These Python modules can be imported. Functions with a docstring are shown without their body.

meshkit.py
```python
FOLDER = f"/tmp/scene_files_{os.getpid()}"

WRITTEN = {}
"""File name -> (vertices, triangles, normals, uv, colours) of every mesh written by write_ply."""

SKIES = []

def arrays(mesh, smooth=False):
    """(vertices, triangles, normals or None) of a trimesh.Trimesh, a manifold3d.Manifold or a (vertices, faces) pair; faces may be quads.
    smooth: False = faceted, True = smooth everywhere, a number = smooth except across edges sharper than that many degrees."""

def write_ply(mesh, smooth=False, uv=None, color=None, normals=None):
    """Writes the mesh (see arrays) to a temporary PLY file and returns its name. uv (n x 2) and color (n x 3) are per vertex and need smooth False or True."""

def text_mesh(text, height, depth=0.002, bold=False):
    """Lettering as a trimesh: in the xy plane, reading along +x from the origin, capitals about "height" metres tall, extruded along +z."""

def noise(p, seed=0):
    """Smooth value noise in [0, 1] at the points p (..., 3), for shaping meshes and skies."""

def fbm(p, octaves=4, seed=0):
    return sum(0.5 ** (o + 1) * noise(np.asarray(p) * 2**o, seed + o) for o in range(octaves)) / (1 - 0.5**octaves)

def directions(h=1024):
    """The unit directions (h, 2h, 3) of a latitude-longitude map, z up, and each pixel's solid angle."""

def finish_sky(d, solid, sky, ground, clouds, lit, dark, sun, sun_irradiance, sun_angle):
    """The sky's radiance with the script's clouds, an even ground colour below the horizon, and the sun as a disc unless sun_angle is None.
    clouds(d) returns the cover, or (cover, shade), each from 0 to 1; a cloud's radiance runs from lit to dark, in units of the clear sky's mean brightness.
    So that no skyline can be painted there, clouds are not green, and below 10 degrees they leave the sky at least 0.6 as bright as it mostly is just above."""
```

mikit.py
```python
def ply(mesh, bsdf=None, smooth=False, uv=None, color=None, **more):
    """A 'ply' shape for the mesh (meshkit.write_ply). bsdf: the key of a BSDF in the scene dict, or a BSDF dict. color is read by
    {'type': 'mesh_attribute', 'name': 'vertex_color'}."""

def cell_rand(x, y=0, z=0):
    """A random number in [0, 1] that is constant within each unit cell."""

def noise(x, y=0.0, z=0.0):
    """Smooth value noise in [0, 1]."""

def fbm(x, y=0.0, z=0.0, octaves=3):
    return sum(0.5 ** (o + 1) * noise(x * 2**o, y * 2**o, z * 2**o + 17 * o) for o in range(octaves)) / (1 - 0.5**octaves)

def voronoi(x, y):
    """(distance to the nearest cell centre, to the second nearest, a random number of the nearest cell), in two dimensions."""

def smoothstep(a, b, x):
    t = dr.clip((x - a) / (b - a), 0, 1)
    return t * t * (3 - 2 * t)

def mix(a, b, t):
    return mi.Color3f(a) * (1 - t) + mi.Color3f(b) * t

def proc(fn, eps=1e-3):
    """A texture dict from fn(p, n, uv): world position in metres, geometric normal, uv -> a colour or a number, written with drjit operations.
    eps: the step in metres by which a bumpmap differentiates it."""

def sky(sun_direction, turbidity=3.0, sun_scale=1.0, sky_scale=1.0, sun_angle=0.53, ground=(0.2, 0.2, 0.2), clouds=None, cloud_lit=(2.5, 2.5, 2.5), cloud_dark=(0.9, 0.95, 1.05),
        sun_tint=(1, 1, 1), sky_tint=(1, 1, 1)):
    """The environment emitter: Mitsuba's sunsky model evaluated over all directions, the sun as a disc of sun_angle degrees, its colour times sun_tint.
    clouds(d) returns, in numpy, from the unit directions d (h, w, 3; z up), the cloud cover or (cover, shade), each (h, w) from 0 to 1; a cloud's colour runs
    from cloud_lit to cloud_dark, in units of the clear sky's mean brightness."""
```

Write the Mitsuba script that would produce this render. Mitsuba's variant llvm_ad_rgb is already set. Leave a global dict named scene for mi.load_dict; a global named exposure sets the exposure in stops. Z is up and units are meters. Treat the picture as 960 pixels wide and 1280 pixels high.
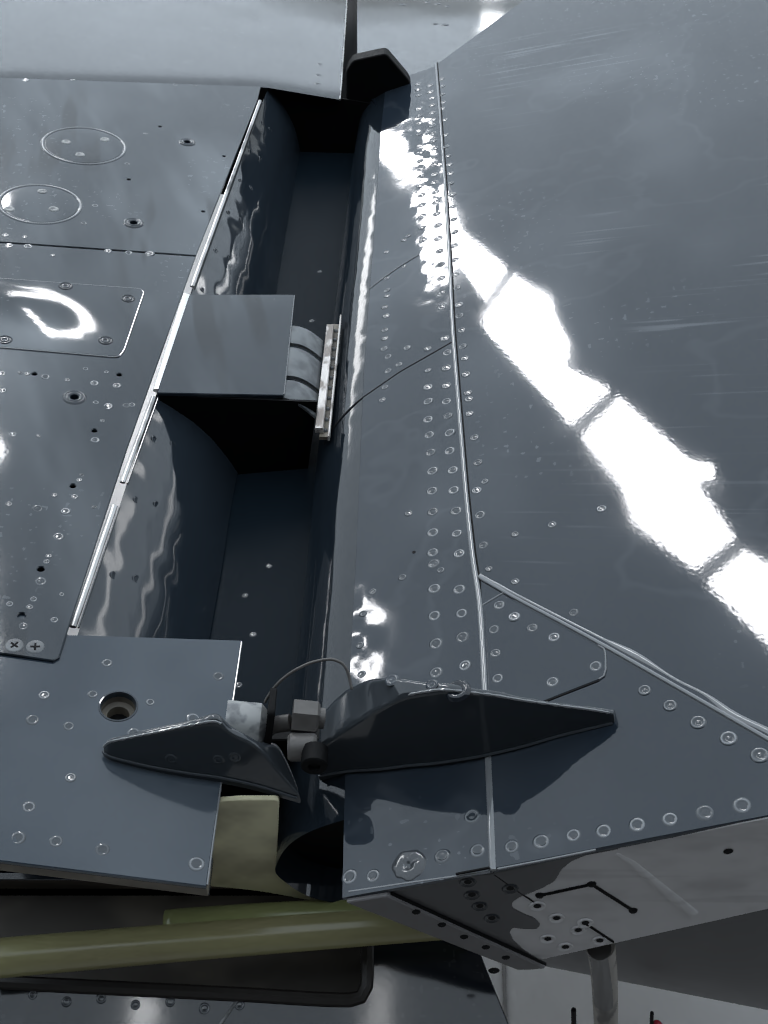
import math, random, json
import numpy as np, trimesh, shapely.geometry as sg, drjit as dr, mitsuba as mi, mikit
from shapely.ops import triangulate
mi.set_variant('llvm_ad_rgb') if mi.variant() is None else None
rng = np.random.default_rng(7); random.seed(7)
T4 = mi.ScalarTransform4f
scene, labels = {'type': 'scene'}, {}
# ------------------------------------------------------------------ camera, light, exposure
PITCH = math.radians(41.4)
CAM = [0, 0, 1.95]
scene['camera'] = {'type': 'perspective', 'fov': 2*math.degrees(math.atan(480/1500)), 'fov_axis': 'x', 'near_clip': 0.02, 'far_clip': 500.0,
    'to_world': T4().look_at(origin=CAM, target=[0, math.cos(PITCH), 1.95-math.sin(PITCH)], up=[0, 0, 1])}
exposure = 0.0
AMBIENT, ROOF, LAMP = 0.085, 1.36, 28.0
scene['hall_light'] = {'type': 'constant', 'radiance': {'type': 'rgb', 'value': [AMBIENT*0.92, AMBIENT, AMBIENT*1.08]}}
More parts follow.
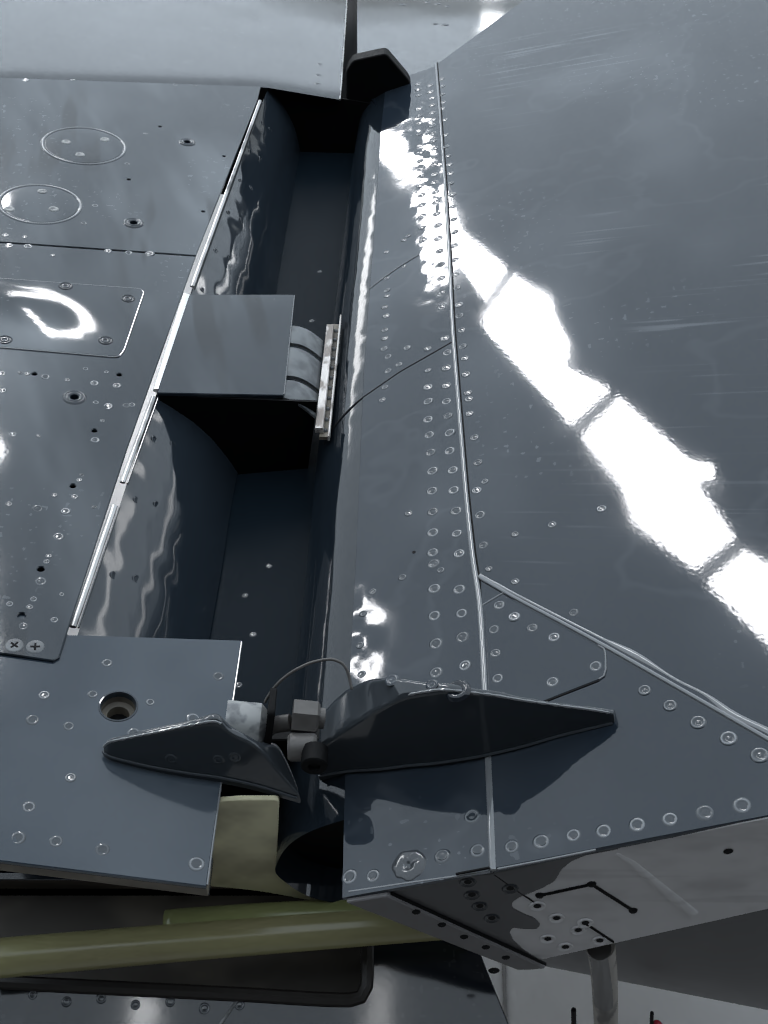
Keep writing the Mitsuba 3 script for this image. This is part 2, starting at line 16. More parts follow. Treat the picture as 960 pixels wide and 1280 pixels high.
# measured positions in metres: (u, v) in the plane of the wing skin or of the flap skin, or world coordinates
D = json.loads(r'''{"YE": 0.43273, "wing_frame": [[-0.2, 1.0, 1.25], [0.98864, 0.0, -0.15027], [0.0, 1.0, 0.0], [0.15027, -0.0, 0.98864]], "flap_frame": [[0.071, 0.43273, 1.2567], [0.94777, 0.0, 0.31895], [0.0, 1.0, -0.0], [-0.31895, 0.0, 0.94777]], "skin_outer": [[-0.5335, 0.59276], [0.01769, 0.75038], [0.01692, 0.7002], [-0.01833, 0.24141], [-0.23475, 0.21407], [-0.40149, 0.19149]], "skin_inner": [[-0.40068, 0.18901], [-0.23415, 0.2115], [-0.01845, 0.23842], [-0.03951, -0.12265], [-0.04906, -0.35576], [-0.04954, -0.37514], [-0.04988, -0.38258], [-0.05386, -0.38677], [-0.09397, -0.38443], [-0.21441, -0.37722]], "hinge_plate": [[-0.22807, -0.33678], [-0.0673, -0.3396], [-0.0483, -0.35677], [0.08683, -0.34408], [0.08314, -0.56577], [-0.05296, -0.55937], [-0.15648, -0.5544]], "cover_plate": [[-0.01519, 0.15398], [0.09949, 0.18252], [0.09984, -0.01148], [-0.02477, -0.03337]], "strip": [[[0.02056, 0.70246], [-0.01474, 0.17422]], [[-0.01898, 0.15784], [-0.02519, -0.02387]], [[-0.02753, -0.03516], [-0.03651, -0.16834]], [[-0.03829, -0.20056], [-0.04641, -0.3474]]], "wall_top": [[-0.16573, 1.82776, 1.23872], [-0.17691, 1.71723, 1.24042], [-0.21375, 1.20598, 1.24602], [-0.23103, 0.88657, 1.24865], [-0.242, 0.64995, 1.25031], [-0.24895, 0.52849, 1.25137]], "wall_bot": [[-0.12365, 1.88633, 1.13725], [-0.13, 1.73678, 1.13821], [-0.13924, 1.34811, 1.13962], [-0.15492, 0.9805, 1.142], [-0.15862, 0.74312, 1.14256], [-0.16369, 0.59815, 1.14333]], "outer_panel": [[-0.53675, 0.60263], [0.01702, 0.75916], [0.13604, 0.74647], [0.13971, 1.31041], [-0.67868, 1.03409]], "covers": [{"c": [-0.19044, 0.47862, 0.05125], "s": [[-0.21328, 0.48064], [-0.16805, 0.50302], [-0.19025, 0.45034]]}, {"c": [-0.21106, 0.31131, 0.04631], "s": [[-0.24123, 0.28842], [-0.21453, 0.34117], [-0.19335, 0.30239]]}], "fasteners": [[-0.06387, 0.53041, 0.00972], [-0.0985, 0.29585, 0.01033], [-0.10073, -0.05578, 0.00977]], "holes": [[-0.10509, 0.56713, 0.00239], [-0.01229, 0.50568, 0.00237], [-0.12125, 0.4041, 0.00248], [-0.02204, 0.3482, 0.00247], [-0.14287, 0.24115, 0.00251], [-0.07285, 0.24907, 0.00257], [-0.14537, -0.02502, 0.00272], [-0.06547, -0.00915, 0.00266], [-0.07328, -0.10241, 0.00264], [-0.07772, -0.18374, 0.00276], [-0.08312, -0.29079, 0.00292], [-0.08681, -0.34388, 0.00303]], "bumps": [[-0.23216, 0.22954, 0.00347], [-0.21122, 0.23162, 0.00306], [-0.22365, 0.208, 0.0043], [-0.2033, 0.21172, 0.00433], [-0.1734, 0.19993, 0.0026], [-0.11636, 0.22431, 0.00403], [-0.09325, 0.22686, 0.00406], [-0.07025, 0.2312, 0.00455], [-0.30301, 0.6529, 0.00433], [-0.24255, 0.67584, 0.00278], [-0.10325, 0.71096, 0.00293], [-0.07643, 0.71809, 0.00296], [-0.14926, 0.45895, 0.00304], [-0.12963, 0.44436, 0.00304], [-0.1203, 0.53898, 0.0032], [-0.14884, 0.32555, 0.00329], [-0.15372, 0.28016, 0.00275], [-0.17545, -0.03152, 0.00373], [-0.16848, -0.05809, 0.00367], [-0.15818, -0.02643, 0.00263], [-0.15201, -0.02646, 0.00264], [-0.13392, -0.02802, 0.00341], [-0.11283, -0.02894, 0.00266], [-0.08645, -0.02876, 0.00384], [-0.06469, -0.02822, 0.00386], [-0.09907, -0.00668, 0.00233], [-0.07836, -0.00776, 0.00195], [-0.07947, -0.05925, 0.00264], [-0.06731, -0.06327, 0.00377], [-0.05047, -0.05853, 0.00304], [-0.04545, -0.0562, 0.00305], [-0.0686, -0.08654, 0.00222], [-0.14406, -0.12232, 0.00283], [-0.12127, -0.1203, 0.00214], [-0.07003, -0.11644, 0.00327], [-0.0737, -0.17525, 0.00243], [-0.07286, -0.16837, 0.00209], [-0.0907, -0.19914, 0.00238], [-0.10098, -0.21903, 0.00333], [-0.1259, -0.217, 0.00232], [-0.07728, -0.21813, 0.0037], [-0.07354, -0.19829, 0.00307], [-0.05424, -0.2089, 0.00204], [-0.07687, -0.2509, 0.00393], [-0.07991, -0.27501, 0.00257], [-0.08046, -0.28182, 0.00256], [-0.08007, -0.30526, 0.00377], [-0.08148, -0.32547, 0.00247], [-0.08265, -0.33453, 0.00245], [-0.09852, -0.33331, 0.00274], [-0.08302, -0.3554, 0.00361], [-0.06104, -0.34541, 0.00244], [-0.06107, -0.31705, 0.00188]], "plate_rivets": [[-0.01358, -0.38182, 0.00361], [-0.05379, -0.41876, 0.00345], [-0.05686, -0.44251, 0.00451], [-0.01884, -0.41357, 0.00292], [-0.03045, -0.44523, 0.0034], [0.0244, -0.41589, 0.00237], [-0.02076, -0.48942, 0.00355], [-0.0436, -0.51646, 0.0037], [-0.04552, -0.54137, 0.00387], [-0.02025, -0.54135, 0.00391], [0.01115, -0.54506, 0.00393], [0.07474, -0.54938, 0.00427], [0.07222, -0.3844, 0.0037], [0.01657, -0.44624, 0.0046], [0.05819, -0.42781, 0.00474]], "big_hole": [0.00165, -0.42256, 0.01347], "access_panel": [[-0.31381, 0.1253], [-0.21658, 0.13702], [-0.06848, 0.15277], [-0.06415, 0.14713], [-0.06735, 0.03206], [-0.07033, 0.0205], [-0.0772, 0.01825], [-0.18691, 0.01087], [-0.27851, 0.00433]], "access_screws": [[-0.14705, 0.13766, 0.00842], [-0.07866, 0.12908, 0.00854], [-0.08818, 0.04476, 0.00887], [-0.18529, 0.02401, 0.00851]], "corner_screws": [[-0.08523, -0.37545, 0.00562], [-0.06961, -0.37497, 0.00565]], "screw_star": [[-0.40404, 0.93373, 0.0]], "wing_fairing": [[-0.00183, -0.46714, -0.00138, -0.46643, 0.00382, -0.0013, -0.46358], [0.00222, -0.47092, 0.00182, -0.46855, 0.01267, 0.00289, -0.46488], [0.01993, -0.47524, 0.0189, -0.47061, 0.02438, 0.0199, -0.46626], [0.04028, -0.47854, 0.03836, -0.47178, 0.03518, 0.03933, -0.46673], [0.06334, -0.48085, 0.06019, -0.47191, 0.04583, 0.06117, -0.46616], [0.07999, -0.48179, 0.07539, -0.47167, 0.0514, 0.07575, -0.46458], [0.09328, -0.48311, 0.08832, -0.47449, 0.04447, 0.08773, -0.46825], [0.1113, -0.48598, 0.10717, -0.47897, 0.03687, 0.10673, -0.47346], [0.12587, -0.48921, 0.12239, -0.48509, 0.02239, 0.12089, -0.46287], [0.14217, -0.49294, 0.14051, -0.49215, 0.00446, 0.13904, -0.48615]], "flap_fairing": [[-0.12605, 0.10253, -0.11218, 0.10364, 0.03201, -0.11282, 0.1338], [-0.1078, 0.10184, -0.09359, 0.10334, 0.04262, -0.09465, 0.13958], [-0.07614, 0.09654, -0.05604, 0.09887, 0.06475, -0.0651, 0.1273], [-0.05603, 0.09461, -0.03298, 0.09728, 0.07337, -0.04436, 0.11642], [-0.03502, 0.09173, -0.01256, 0.09447, 0.07531, -0.01512, 0.1029], [-0.00246, 0.09023, 0.01518, 0.09254, 0.0649, 0.01548, 0.09735], [0.02685, 0.09149, 0.03903, 0.09321, 0.04942, 0.0393, 0.09628], [0.05603, 0.09477, 0.06295, 0.09585, 0.03175, 0.06322, 0.09824], [0.0813, 0.09614, 0.08513, 0.09673, 0.01773, 0.0855, 0.09945], [0.09443, 0.09702, 0.09578, 0.09733, 0.00928, 0.09632, 0.10106]], "seam": [[0.00754, 1.37709], [0.0075, 1.34268], [0.00609, 0.97772], [0.00393, 0.77941], [0.00151, 0.62126], [0.00167, 0.40793], [0.00314, 0.30168], [0.00599, 0.23554], [0.00458, 0.15308], [0.00277, 0.0807], [0.0, 0.0]], "main_skin": [[0.00394, 1.36744], [0.15709, 1.51283], [0.53838, 1.87494], [0.93921, 1.30931], [0.38337, 0.00793], [0.17758, 0.00294], [0.0, 0.0], [0.00277, 0.0807], [0.00458, 0.15308], [0.00599, 0.23554], [0.00314, 0.30168], [0.00167, 0.40793], [0.00151, 0.62126], [0.00393, 0.77941], [0.00609, 0.97772]], "crease": [[-0.07105, 1.37547], [-0.07968, 1.1946], [-0.08834, 0.88897], [-0.09721, 0.61888], [-0.10075, 0.32664], [-0.10358, 0.19048], [-0.10495, 0.08849], [-0.10445, 0.00316]], "diag": [[0.00744, 0.26965], [0.03268, 0.23968], [0.06743, 0.2013], [0.09699, 0.16806], [0.14331, 0.11416], [0.19074, 0.0586], [0.27641, -0.04145]], "diag2": [[0.00827, 0.27218], [0.03304, 0.24405], [0.06798, 0.20619], [0.09785, 0.17421], [0.12085, 0.14949], [0.14447, 0.1204], [0.15835, 0.10582], [0.17293, 0.08451], [0.19221, 0.0648], [0.27932, -0.03296]], "brace": [[0.00876, 0.23735], [0.0286, 0.24635]], "tri": [[0.00984, 0.23116], [0.02766, 0.2407], [0.093, 0.1687], [0.09662, 0.16449], [0.09713, 0.15962], [0.09533, 0.14465], [0.09309, 0.13919], [0.0893, 0.13721], [0.0536, 0.1296], [0.02319, 0.12276], [0.00668, 0.12703]], "lower_panel": [[0.00862, 0.26516], [0.03254, 0.23669], [0.06721, 0.19849], [0.09665, 0.16504], [0.14287, 0.11143], [0.19021, 0.05616], [0.27566, -0.04365], [0.37655, -0.00798], [0.17757, 0.00268], [0.0007, 0.0008], [0.00343, 0.08027], [0.00528, 0.15257], [0.00727, 0.23301]], "ring_rivets": [[0.11938, 0.11915, 0.00443], [0.13432, 0.10152, 0.0047], [0.15, 0.08287, 0.00526], [0.16667, 0.06523, 0.00553], [0.18301, 0.04757, 0.00581]], "nose_rivets": [[-0.02114, 1.32012, 0.0043], [-0.02124, 1.29932, 0.0043], [-0.02134, 1.27887, 0.0043], [-0.02195, 1.23097, 0.0043], [-0.02252, 1.20658, 0.0043], [-0.02307, 1.1827, 0.0043], [-0.02384, 1.14908, 0.0043], [-0.02359, 1.11073, 0.0043], [-0.02411, 1.08882, 0.0043], [-0.02391, 1.06446, 0.0043], [-0.02414, 1.04095, 0.0043], [-0.02469, 1.01816, 0.0043], [-0.02528, 0.99365, 0.0043], [-0.02487, 0.9669, 0.0043], [-0.0255, 0.94149, 0.0043], [-0.02519, 0.91202, 0.0043], [-0.0259, 0.884, 0.0043], [-0.0257, 0.85236, 0.0043], [-0.02833, 0.55327, 0.0043], [-0.02902, 0.52917, 0.0043], [-0.02987, 0.49992, 0.0043], [-0.02938, 0.47517, 0.0043], [-0.029, 0.4481, 0.0043], [-0.02784, 0.42051, 0.0043], [-0.02917, 0.39262, 0.0043], [-0.02932, 0.36427, 0.0043], [-0.03018, 0.33726, 0.0043], [-0.03098, 0.31223, 0.0043], [-0.03072, 0.29837, 0.0043], [-0.03098, 0.26893, 0.0043], [-0.03199, 0.2383, 0.0043], [-0.03168, 0.20782, 0.0043], [-0.03268, 0.17831, 0.0043], [-0.00316, 1.29981, 0.0043], [-0.00326, 1.27637, 0.0043], [-0.00254, 1.25275, 0.0043], [-0.00223, 1.22852, 0.0043], [-0.00304, 1.20291, 0.0043], [-0.00334, 1.17883, 0.0043], [-0.00437, 1.16103, 0.0043], [-0.00395, 1.13476, 0.0043], [-0.00434, 1.11218, 0.0043], [-0.00404, 1.08713, 0.0043], [-0.00482, 1.06339, 0.0043], [-0.00558, 1.04017, 0.0043], [-0.00648, 1.01297, 0.0043], [-0.00721, 0.99083, 0.0043], [-0.00703, 0.96423, 0.0043], [-0.00693, 0.93623, 0.0043], [-0.00691, 0.90698, 0.0043], [-0.00695, 0.87663, 0.0043], [-0.00706, 0.84532, 0.0043], [-0.00716, 0.81501, 0.0043], [-0.00733, 0.78389, 0.0043], [-0.00749, 0.75379, 0.0043], [-0.0077, 0.723, 0.0043], [-0.0088, 0.69371, 0.0043], [-0.00763, 0.63174, 0.0043], [-0.00614, 0.60415, 0.0043], [-0.00808, 0.57761, 0.0043], [-0.00931, 0.54748, 0.0043], [-0.01038, 0.52103, 0.0043], [-0.01006, 0.49742, 0.0043], [-0.00927, 0.47059, 0.0043], [-0.01045, 0.44307, 0.0043], [-0.00864, 0.41422, 0.0043], [-0.00914, 0.38622, 0.0043], [-0.00824, 0.3577, 0.0043], [-0.00888, 0.3288, 0.0043], [-0.00797, 0.30347, 0.0043], [-0.01003, 0.26134, 0.0043], [-0.00937, 0.23406, 0.0043], [-0.01002, 0.20828, 0.0043], [-0.00959, 0.17916, 0.0043], [-0.07129, 0.78922, 0.0034], [-0.07135, 0.76194, 0.0034], [-0.07108, 0.74966, 0.0034], [-0.07397, 0.72734, 0.0034], [-0.07211, 0.7081, 0.0034], [-0.07399, 0.68039, 0.0034], [-0.074, 0.66413, 0.0034], [-0.07491, 0.64447, 0.0034], [-0.07045, 0.62722, 0.0034], [-0.07052, 0.6007, 0.0034], [-0.07405, 0.57374, 0.0034], [-0.07662, 0.55269, 0.0034], [-0.04903, 0.63359, 0.0034], [-0.05855, 0.60682, 0.0034], [-0.02749, 0.58231, 0.0034], [-0.02637, 0.62122, 0.0034], [-0.05154, 0.37015, 0.003], [-0.05851, 0.29103, 0.003], [-0.08488, 0.28228, 0.003], [-0.02473, 0.28866, 0.003], [-0.09315, 0.25965, 0.003], [-0.09542, 0.2246, 0.003], [-0.09358, 0.19352, 0.003], [0.01988, 0.38744, 0.003], [0.01609, 0.27715, 0.003], [0.04127, 0.3103, 0.003], [0.03665, 0.25559, 0.003], [-0.04953, 0.86629, 0.003], [-0.04437, 0.87309, 0.003], [-0.07188, 0.85012, 0.003], [-0.05035, 0.80421, 0.003]], "skin_rivets": [[0.01435, 1.30968, 0.004], [0.01455, 1.28277, 0.004], [0.01406, 1.25414, 0.004], [0.01358, 1.2262, 0.004], [0.01104, 1.20597, 0.004], [0.01357, 1.16631, 0.004], [0.01276, 1.11765, 0.004], [0.01248, 1.08294, 0.004], [0.01345, 1.05323, 0.004], [0.01397, 1.02696, 0.004], [0.01448, 1.00134, 0.004], [0.01437, 0.97454, 0.004], [0.01508, 0.94361, 0.004], [0.0137, 0.91283, 0.004], [0.01325, 0.88044, 0.004], [0.01282, 0.84909, 0.004], [0.01137, 0.81747, 0.004], [0.01081, 0.78458, 0.004], [0.00932, 0.75248, 0.004], [0.00983, 0.72381, 0.004], [0.01051, 0.68861, 0.004], [0.00979, 0.6665, 0.004], [0.011, 0.63783, 0.004], [0.01078, 0.60784, 0.004], [0.01175, 0.58551, 0.004], [0.0116, 0.55731, 0.004], [0.01187, 0.52586, 0.004], [0.0121, 0.51516, 0.004], [0.01162, 0.49202, 0.004], [0.01414, 0.45358, 0.004], [0.01495, 0.41595, 0.004], [0.01193, 0.37831, 0.004], [0.01279, 0.34484, 0.004], [0.01318, 0.30613, 0.004], [0.07887, 0.20796, 0.0036], [0.14669, 0.12938, 0.0036], [0.16851, 0.10452, 0.0036], [0.10477, 0.1762, 0.0036], [0.07296, 0.31112, 0.0036], [0.11558, 0.31586, 0.0036]], "tri_rivets": [[0.02199, 0.23237, 0.004], [0.03305, 0.21679, 0.004], [0.04596, 0.20059, 0.004], [0.0159, 0.20776, 0.004], [0.01543, 0.18345, 0.004], [0.01528, 0.15827, 0.004], [0.06143, 0.18649, 0.004], [0.0885, 0.14966, 0.004], [0.05559, 0.14386, 0.004]], "edge_rivets": [[0.01411, 0.01446, 0.0047], [0.03405, 0.01395, 0.0047], [0.05547, 0.01428, 0.0047], [0.07539, 0.01308, 0.0047], [0.09733, 0.0132, 0.0047], [0.11842, 0.01285, 0.0047], [0.14082, 0.01275, 0.0047], [0.16403, 0.01302, 0.0047], [-0.01157, 0.04422, 0.0047], [-0.00926, 0.01686, 0.0047], [-0.03366, 0.01759, 0.0047], [-0.05674, 0.01616, 0.0047], [-0.09957, 0.01491, 0.0047], [-0.08289, 0.01223, 0.0047]], "tiny_hole": [-0.04769, 0.31838], "nose_joints": [[0.00066, 0.62167], [-0.05746, 0.59324], [-0.09653, 0.56765]], "nose_ridge": [[-0.03241, 0.82006], [-0.05522, 0.80692], [-0.07491, 0.79227], [-0.09245, 0.77671]], "hstripA": [[-0.0604, 1.1509, 1.21057], [-0.0652, 0.95839, 1.2113]], "hstripB": [[-0.04933, 1.17356, 1.20889], [-0.0552, 0.94728, 1.20978]], "arms": [[[-0.10531, 1.12144, 1.23156], [-0.06755, 1.12472, 1.20964], [-0.06804, 1.09162, 1.20971], [-0.10505, 1.08837, 1.23152]], [[-0.10449, 1.07926, 1.23144], [-0.06854, 1.08231, 1.20979], [-0.06824, 1.03202, 1.20974], [-0.10464, 1.02726, 1.23146]], [[-0.10573, 1.01843, 1.23162], [-0.06872, 1.02333, 1.20982], [-0.06957, 0.98423, 1.20994], [-0.11121, 0.99065, 1.23246]]], "end_rib": [[-0.00534, 1.23063], [0.07035, 1.25005], [0.23878, 1.31251], [0.42896, 1.38327], [0.46364, 1.29774], [0.26143, 1.20545], [0.10383, 1.13249], [0.10085, 1.13364]], "end_dark": [[0.0, 1.23162], [0.07033, 1.25043], [0.15099, 1.27986], [0.13371, 1.27438], [0.12181, 1.26514], [0.11608, 1.25481], [0.11316, 1.24139], [0.10547, 1.2326], [0.09137, 1.22169], [0.0865, 1.21464], [0.08754, 1.2075], [0.09571, 1.20029], [0.10325, 1.19508], [0.10838, 1.18666], [0.1067, 1.18027], [0.09726, 1.18027], [0.08932, 1.18241], [0.08755, 1.17597], [0.09112, 1.1651], [0.09945, 1.1518], [0.11401, 1.13479], [0.10498, 1.13249], [0.10068, 1.13594]], "flange": [[-0.02579, 1.22219], [-0.00535, 1.22816], [0.00214, 1.23014], [0.11641, 1.13364], [0.10392, 1.13133], [0.09584, 1.13133]], "flange_screws": [[0.0217, 1.21057], [0.03958, 1.19404], [0.05567, 1.17812], [0.07149, 1.164], [0.08653, 1.14956]], "flange_hole": [[0.07909, 1.13133]], "end_screws": [[0.11863, 1.19508], [0.1391, 1.18878], [0.13516, 1.1792], [0.15186, 1.1651], [0.1151, 1.16729], [0.12856, 1.15627], [0.10414, 1.21057], [0.08416, 1.2326], [0.06509, 1.21057], [0.07414, 1.19508], [0.05557, 1.24042], [0.05898, 1.22468]], "end_line": [[0.10464, 1.22369], [0.13794, 1.2375], [0.17007, 1.20442]], "end_line2": [[0.13922, 1.18772], [0.1617, 1.1629]], "end_bead": [[0.14925, 1.27347], [0.16107, 1.26234], [0.21166, 1.20029]], "end_hole": [[0.2213, 1.27622]], "end_slot": [[0.04721, 1.25101], [0.0688, 1.25859]], "end_thin": [[0.07251, 1.2491], [0.09391, 1.22369], [0.1064, 1.20955]], "YG": 0.50573, "green": [[-0.12456, 1.22763], [-0.10262, 1.23053], [-0.07468, 1.23053], [-0.08098, 1.15287], [-0.07889, 1.13643], [-0.07263, 1.12749], [-0.05881, 1.11958], [-0.03123, 1.10697], [-0.00628, 1.09882], [-0.01897, 1.0894], [-0.05042, 1.09413], [-0.09961, 1.11158], [-0.14249, 1.11845]], "nose_end": [[-0.07265, 1.2769], [-0.00538, 1.2769], [-0.00608, 1.11942], [-0.08202, 1.11942]], "YB": 0.48273, "flange_wing": [[[-0.35581, 0.44652, 1.26964], [-0.25313, 0.44095, 1.25403], [-0.11836, 0.43454, 1.23355]]], "tube": [[-0.33218, 0.46312, 1.08], [-0.10999, 0.47256, 1.1], [0.06682, 0.47863, 1.115]], "tube2": [[-0.16944, 0.48753, 1.09], [-0.04958, 0.48994, 1.1], [0.07366, 0.48686, 1.11]], "lower_frame": [[-0.11715, 0.47277, 1.01], [1.0, 0.0, 0.0], [-0.0, 0.9205, 0.39073], [0.0, -0.39073, 0.9205]], "lower_skin": [[-0.35781, -0.1455], [0.25112, -0.1455], [0.21999, -0.02809], [0.20118, 0.01953], [0.18724, 0.05772], [0.17144, 0.09654], [-0.4122, 0.09654]], "bay": [[-0.37688, 0.08998], [0.09685, 0.08998], [0.10167, 0.07697], [0.10321, 0.04506], [0.10342, 0.01095], [0.10152, 0.00182], [0.09765, -0.00242], [0.09117, -0.00423], [-0.0, 0.0], [-0.19651, 0.00911], [-0.36155, 0.01707]], "bay_line": [[6e-05, -0.00121], [-0.0226, -0.03397]], "post": [[0.16234, 0.46182, 1.11], [0.1919, 0.50872, 0.95], [0.2202, 0.53171, 0.75]], "lamps": [[[-6.49853, 25.72439], [-5.53696, 24.19306], [-5.40303, 22.97772], [-5.4165, 21.74881], [-5.91374, 22.36695], [-6.48631, 23.78393]], [[-5.49368, 21.74191], [-4.79419, 20.48786], [-4.5765, 18.72723], [-3.83519, 16.7519], [-4.30177, 16.21238], [-4.68339, 17.74979], [-5.26935, 17.44747], [-5.51386, 19.48442]], [[-3.71846, 16.40917], [-3.19905, 15.18707], [-3.20355, 14.71503], [-3.07674, 13.87964], [-3.20254, 13.41347], [-2.66722, 12.44589], [-3.29111, 12.20567], [-3.69378, 13.46183], [-4.35991, 15.44652], [-4.38221, 15.73623], [-4.20803, 15.88748]], [[-2.56053, 12.18507], [-1.95962, 10.51116], [-1.71854, 10.21884], [-1.76409, 10.01887], [-1.94701, 10.11012], [-1.73694, 9.06409], [-2.2369, 8.90417], [-2.76992, 9.97945], [-2.80728, 10.60047], [-3.17837, 11.83661]], [[-1.68492, 8.83902], [-1.50382, 8.52728], [-1.17465, 7.44294], [-1.63998, 7.30713], [-2.15755, 8.64541]], [[-6.94013, 11.48865], [-6.74586, 11.40155], [-6.50473, 10.43634], [-6.25063, 9.53328], [-6.54577, 9.68679], [-6.74206, 10.63982]]], "ZC": 9.5, "vb": -0.453, "lug": [[0.08654, 0.03222], [0.11207, 0.0361]], "lug_top": 0.04317, "bracket": [[0.11413, 0.05798], [0.1192, 0.00154]], "bolt": [[0.11041, 0.0285], [0.12879, 0.0359], [0.15043, 0.04376]], "boss": [[0.12853, 0.03315], [0.14868, 0.03622]], "washer": [0.14737, 0.03851], "cable": [[-0.08622, 0.56, 1.2727], [-0.08179, 0.562, 1.28099], [-0.07333, 0.565, 1.29151], [-0.06162, 0.568, 1.30016], [-0.04895, 0.57, 1.30559], [-0.03863, 0.57, 1.30814], [-0.03065, 0.568, 1.307], [-0.02609, 0.564, 1.30303], [-0.02381, 0.558, 1.29708], [-0.02265, 0.554, 1.294]], "far_panel": [[-0.06138, 2.86683, 1.10716], [-0.04312, 1.88394, 1.21047], [-0.01184, 1.73004, 1.22665], [0.08165, 1.86187, 1.21279], [0.12283, 1.92935, 1.2057], [0.49202, 2.77896, 1.1164], [0.62925, 3.16181, 1.07616]], "far_marks": [[0.09273, 2.21476, 1.1757], [0.10988, 2.20896, 1.17631], [0.10271, 2.36858, 1.15953], [0.03518, 2.36208, 1.16022], [0.08471, 2.38166, 1.15816], [0.12179, 2.34918, 1.16157]], "far_block": [[-0.05676, 1.17029], [-0.05604, 1.26451], [-0.04624, 1.28], [0.00354, 1.29062], [0.03714, 1.25127], [0.051, 1.21448], [0.04689, 1.17029]], "rods": [[0.20585, 0.62, 0.68318], [0.22061, 0.62, 0.55073], [0.28263, 0.6, 0.71696], [0.29782, 0.6, 0.59587], [0.30084, 0.6, 0.63532], [0.29203, 0.6, 0.68806]], "far_lamp": [[4.42958, 63.12396], [5.27586, 66.55431], [5.22641, 70.01711], [7.06112, 78.87362], [8.78603, 89.57474], [13.17904, 89.57474], [8.43898, 78.05645], [5.75699, 66.85584]], "back_lamps": [[[-1.91385, -2.54317], [-1.76472, -2.54317], [-1.73728, -2.84809], [-1.92342, -2.84809]], [[-0.11193, -2.39037], [0.04975, -2.39037], [0.06205, -2.84809], [-0.15511, -2.84809]]], "blister": [-0.05732, 0.01566], "edge_line": [[-0.0999, 0.00438], [-0.05251, 0.00266], [-0.00215, 0.00013]], "edge_line2": [[0.00328, 0.00053], [0.03432, 0.00077], [0.06856, 0.00142]], "plate_edge": [[0.08697, -0.34535], [0.08473, -0.46433], [0.08353, -0.56424]], "cover_edge": [[0.09959, 0.18148], [0.09976, -0.00957]], "cover_front": [[0.09981, -0.0097], [-0.02414, -0.03214]], "bay_corner": 0}''')
YE, ZC = D['YE'], D['ZC']

# ------------------------------------------------------------------ helpers
class Frame:
    def __init__(s, o, x, y, n): s.o, s.x, s.y, s.n = (np.array(a, float) for a in (o, x, y, n))
    def w(s, u, v, h=0.0): return s.o + s.x*u + s.y*v + s.n*h
    def m(s, mesh):
        q = mesh.copy(); p = q.vertices; q.vertices = s.o + p[:, :1]*s.x + p[:, 1:2]*s.y + p[:, 2:3]*s.n; return q
    def at(s, u, v, h=0.0, x=None, n=None, rot=0.0):
        n = s.n if n is None else n; x = s.x if x is None else x
        y = np.cross(n, x); y /= np.linalg.norm(y); x = np.cross(y, n)
        c, t = math.cos(rot), math.sin(rot); x, y = x*c+y*t, y*c-x*t
        M = np.eye(4); M[:3, 0], M[:3, 1], M[:3, 2], M[:3, 3] = x, y, n, s.w(u, v, h); return M
WF, FF = Frame(*D['wing_frame']), Frame(*D['flap_frame'])
EF = Frame([0, YE, 0], [1, 0, 0], [0, 0, 1], [0, -1, 0])        # the flap's end: (x, z) with the normal towards -y
used = set()
def key(name, parent=None):
    k = parent + '__' + name if parent else name
    if k not in used: used.add(k); return k
    i = 1
    while f'{k}_{i:03d}' in used: i += 1
    k = f'{k}_{i:03d}'; used.add(k); return k
def tag(k, label=None, cat=None, group=None, kind=None):
    d = {a: b for a, b in (('label', label), ('category', cat), ('group', group), ('kind', kind)) if b}
    if d: labels[k] = d
    return k
def thing(name, label, cat, group=None): return tag(key(name), label, cat, group)
def obj(name, mesh, mat, parent=None, smooth=30, label=None, **more):
    k = key(name, parent); scene[k] = mikit.ply(mesh, mat, smooth=smooth, **more)
    if label: labels[k] = {'label': label}
    return k
_cache = {}
def put(name, proto, M, mat, parent, label=None):       # a copy of a cached small mesh under its own key
    kv = (id(proto), int(rng.integers(4)) if mat == 'rivet_paint' else 0)
    if kv not in _cache:
        if mat == 'rivet_paint':        # pale ring puts a rivet's edge highlight into the colour, with dust and wear
            r_ = np.hypot(proto.vertices[:, 0], proto.vertices[:, 1]); r_ = r_/r_.max(); w_ = np.exp(-((r_-.72)/.10)**2)[:, None]*(.25, .5, .75, 1.0)[kv[1]]
            _cache[kv] = (proto, mikit.ply(proto, mat, smooth=True, color=np.array([[.024, .030, .036]])*(1-w_)+np.array([[.185, .195, .205]])*w_))
        else: _cache[kv] = (proto, mikit.ply(proto, mat, smooth=62))
    k = key(name, parent)
    if name == 'rivet':
        ax, ay = rng.normal(0, .045, 2); sc = rng.uniform(.9, 1.08); M = np.array(M, float); M[:3, :3] = M[:3, :3] @ np.array([[1, 0, ay], [0, 1, ax], [-ay, -ax, 1]])*sc
    scene[k] = {**_cache[kv][1], 'bsdf': {'type': 'ref', 'id': mat}, 'to_world': T4(np.asarray(M).tolist())}
    if label: labels[k] = {'label': label}
    return k
def cat(*ms): return trimesh.util.concatenate(list(ms))
def area2(r): r = np.asarray(r); x, y = r[:, 0], r[:, 1]; return float(np.sum(x*np.roll(y, -1)-y*np.roll(x, -1)))
def inset(r, d):                                         # mitred offset of a ring, keeps the vertex count
    r = np.asarray(r, float); e = np.roll(r, -1, 0)-r; e /= np.linalg.norm(e, axis=1, keepdims=True)+1e-12
    nrm = np.stack([-e[:, 1], e[:, 0]], 1); a, b = np.roll(nrm, 1, 0), nrm
    m = a+b; m /= np.maximum((m*m).sum(1, keepdims=True)/2, 0.25)
    return r+m*d
